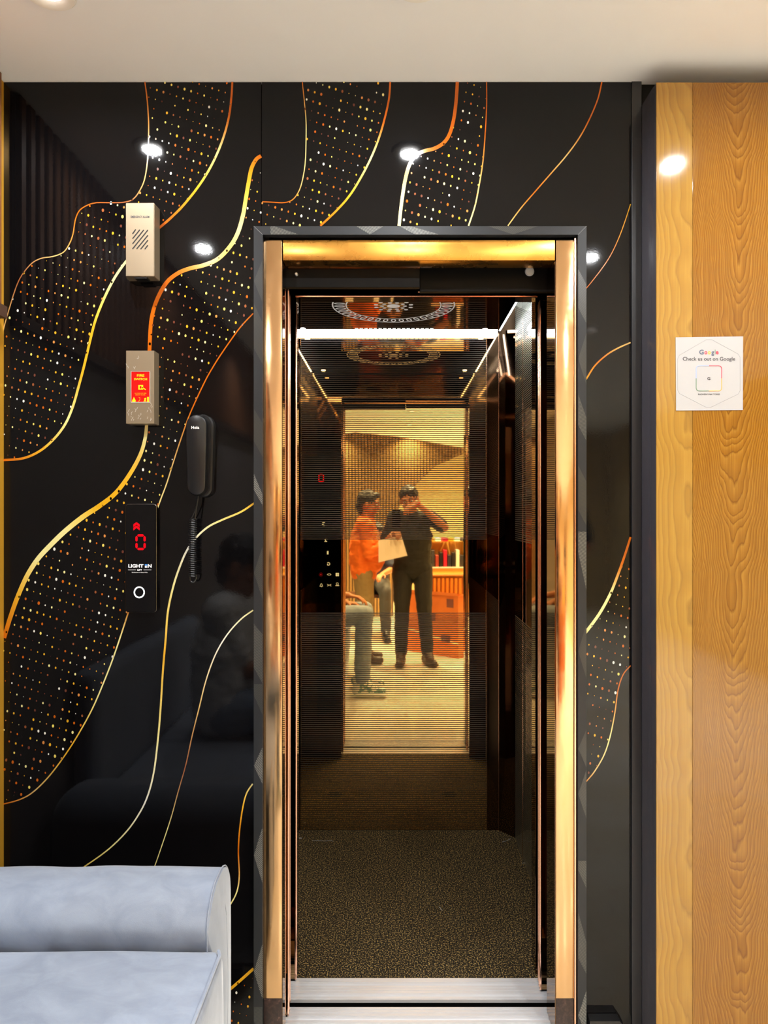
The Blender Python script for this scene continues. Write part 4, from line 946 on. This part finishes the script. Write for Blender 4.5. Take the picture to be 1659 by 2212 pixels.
# person in black T-shirt reflected in the right jamb
pb = person('person in a black T-shirt with white chest lettering looking at a phone', dict(pelvis=(1.40, -4.2, .88), chest=(1.40, -4.2, 1.14), neck=(1.40, -4.18, 1.36), head=(1.40, -4.155, 1.50), face=(-.35, .9, -.3),
    shL=(1.235, -4.19, 1.31), elL=(1.19, -4.13, 1.07), wrL=(1.30, -3.95, 1.03), shR=(1.565, -4.19, 1.31), elR=(1.62, -4.14, 1.07), wrR=(1.48, -3.96, 1.03),
    hipL=(1.315, -4.2, .86), knL=(1.31, -4.17, .49), anL=(1.31, -4.2, .09), toeL=(1.29, -4.05, .035), hipR=(1.485, -4.2, .86), knR=(1.49, -4.17, .49), anR=(1.49, -4.2, .09), toeR=(1.51, -4.05, .035)),
    (0, 1, 0), (blackc, blackj), hands={'L': ((.5, .7, .1), (.2, 0, 1), -1, .6, .9, .7), 'R': ((-.5, .7, .1), (-.2, 0, 1), 1, .6, .9, .7)}, shoe_m=m_brown, voxel=.010)
text('boy', 1.40, 1.20, -4.058, .12, .055, m_whitep, 'shirt_lettering', pb, face=1, bold=.03)
M().box(1.355, 1.425, -3.90, -3.76, 1.07, 1.08, .002, 1).build('mobile_phone', m_glassblk); tag(bpy.data.objects['mobile_phone'], 'phone in the hands of the person in the lettered black T-shirt', 'phone')

# ---------------------------------------------------------------- shop behind the camera (seen in the mirrors)
# fluted stair partition
m_slat2 = mat('tan_brown_slat', rgb(142, 112, 66), .5)
fp = thing('fluted_partition', 'slanted brown fluted stair partition in the shop behind', 'partition', (0, -5.05, 0))
dpx = 4.257+5.0
def rx(px): return (px-VX)/F*dpx
def rz(py): return HC-(py-VY)/F*dpx
outl = [(rx(640), 0), (rx(640), rz(952)), (rx(768), rz(934)), (rx(860), rz(942)), (rx(1004), rz(968)), (rx(1004), rz(978)), (rx(940), rz(1006)), (rx(900), rz(1045)), (rx(866), rz(1085)), (rx(852), rz(1130)), (rx(850), 0)]
M().prism(outl, -5.06, -5.02).build('board', m_darkslat, fp)
def zrange(x):
    zs = []
    for i in range(len(outl)):
        (x0_, z0_), (x1_, z1_) = outl[i], outl[(i+1) % len(outl)]
        if (x0_ > x) != (x1_ > x): zs.append(z0_+(z1_-z0_)*(x-x0_)/(x1_-x0_))
    return (min(zs), max(zs)) if len(zs) >= 2 else None
x = rx(640)+.02
while x < rx(1002):
    zr = zrange(x)
    if zr and zr[1]-zr[0] > .03: M().box(x-.011, x+.011, -5.02, -5.0, zr[0]+.004, zr[1]-.004).build('slat', m_slat2, fp)
    x += .040
# counter with slat front and packets
ct_ = thing('shop_counter', 'tan shop counter with orange slat front behind the photographer', 'counter', (.75, -2.95, 0))
M().box(.30, 1.15, -3.25, -2.85, 0, .72, .003, 1).build('body', m_tan, ct_)
o0 = None
for k in range(20):
    if o0 is None: o0 = M().box(.31, .335, -2.85, -2.825, .01, .70, .004, 1).build('slat', m_orangewood, ct_)
    else: o = o0.copy(); C.objects.link(o); o.location = o0.location+Vector((.0425*k, 0, 0))
M().box(.27, 1.17, -3.27, -2.82, .72, .74, .003, 1).build('worktop', m_tan, ct_)
db = thing('display_cabinet', 'gold framed display cabinet standing on the slat front counter', 'cabinet', (.75, -2.95, .741))
b = M(); b.box(.28, .32, -3.2, -2.88, .741, 1.06).box(.72, 1.12, -3.2, -2.88, .741, 1.06).box(.32, .72, -3.2, -2.88, .741, .80).box(.32, .72, -3.2, -3.16, .80, 1.06); b.build('carcass', mat('gold_board', rgb(226, 184, 96), .35), db)
M().box(.32, .72, -2.879, -2.872, .795, .81).build('front_rail', m_white, db)
pk = [rgb(30, 30, 34), rgb(196, 30, 60), rgb(236, 232, 224), rgb(40, 44, 60), rgb(150, 60, 50), rgb(224, 150, 40), rgb(60, 60, 66), rgb(250, 240, 220)]
pm = [mat('packet_%s' % n_, c_, .35) for n_, c_ in zip(('black', 'red', 'white', 'navy', 'maroon', 'amber', 'grey', 'ivory'), pk)]
ORD = ['first', 'second', 'third', 'fourth', 'fifth', 'sixth', 'seventh', 'eighth', 'ninth', 'tenth', 'eleventh', 'last']
cn = ['black', 'red', 'white', 'navy', 'maroon', 'amber', 'grey', 'ivory']
for k in range(9):
    x = .335+k*.042; i = [0, 6, 4, 0, 1, 3, 0, 2, 6][k]
    tag(M().box(x, x+.034, -3.12, -2.92, .801, .95+.03*math.sin(k*2.1), .003, 1).build('packet', pm[i]), '%s packet standing in the gold display cabinet, %s from its left end' % (cn[i], ORD[k]), 'packet', 'packets inside the cabinet')
for k in range(12):
    x = .31+k*.068; i = [2, 5, 7, 1, 5, 2, 6, 5, 4, 7, 2, 5][k]
    o = M().box(-.028, .028, -.10, .10, 0, .035, .003, 1).build('packet', pm[i]); o.location = (x, -3.04, 1.0605); o.rotation_euler = (0, 0, .35*math.sin(k*1.7)*.3)
    tag(o, '%s packet lying on top of the display cabinet, %s from its left end' % (cn[i], ORD[k]), 'packet', 'packets on the cabinet')
# cardboard box leaning
bx = thing('cardboard_box', 'large flat brown cardboard box with parcel tape standing on the floor', 'box', (.35, -2.6, 0))
b = M(); P0 = Vector((.10, -2.76, 0)); P1 = Vector((.60, -2.36, 0)); dv = (P1-P0).normalized(); nv = Vector((-dv.y, dv.x, 0))*-1
def bxp(u, w_, z): q_ = P0+(P1-P0)*u+nv*(-w_); return (q_.x, q_.y, z)
th_ = .16; H_ = .57
vs = [b.bm.verts.new(bxp(u, w_, z)) for z in (0, H_) for (u, w_) in ((0, 0), (1, 0), (1, -th_), (0, -th_))]
for f4 in ((0, 1, 5, 4), (1, 2, 6, 5), (2, 3, 7, 6), (3, 0, 4, 7), (0, 1, 2, 3)): b.bm.faces.new([vs[i] for i in f4])
b.build('carton', m_card, bx)
def card_face(name, u0, u1, z0, z1, m, z0b=None, z1b=None):
    off = .002
    bb = M(); z0b = z0 if z0b is None else z0b; z1b = z1 if z1b is None else z1b
    bb.poly([bxp(u0, off, z0), bxp(u1, off, z0b), bxp(u1, off, z1b), bxp(u0, off, z1)]); return bb.build(name, m, bx)
# decide which side faces the mirror (towards +y)
card_face('tape', 0, 1, .215, .232, m_tape, .125, .142)
card_face('ink_mark', .80, .92, .46, .54, m_blueink); card_face('ink_mark', .70, .86, .14, .20, m_blueink); card_face('ink_mark', .48, .60, .32, .39, m_blueink)
M().poly([bxp(0, 0, H_), bxp(1, 0, H_), bxp(1, .02, H_+.03), bxp(0, .02, H_+.03)]).poly([bxp(1, 0, H_), bxp(1, -th_, H_), bxp(1.05, -th_, H_+.02), bxp(1.05, 0, H_+.02)]).build('flap', m_card, bx)
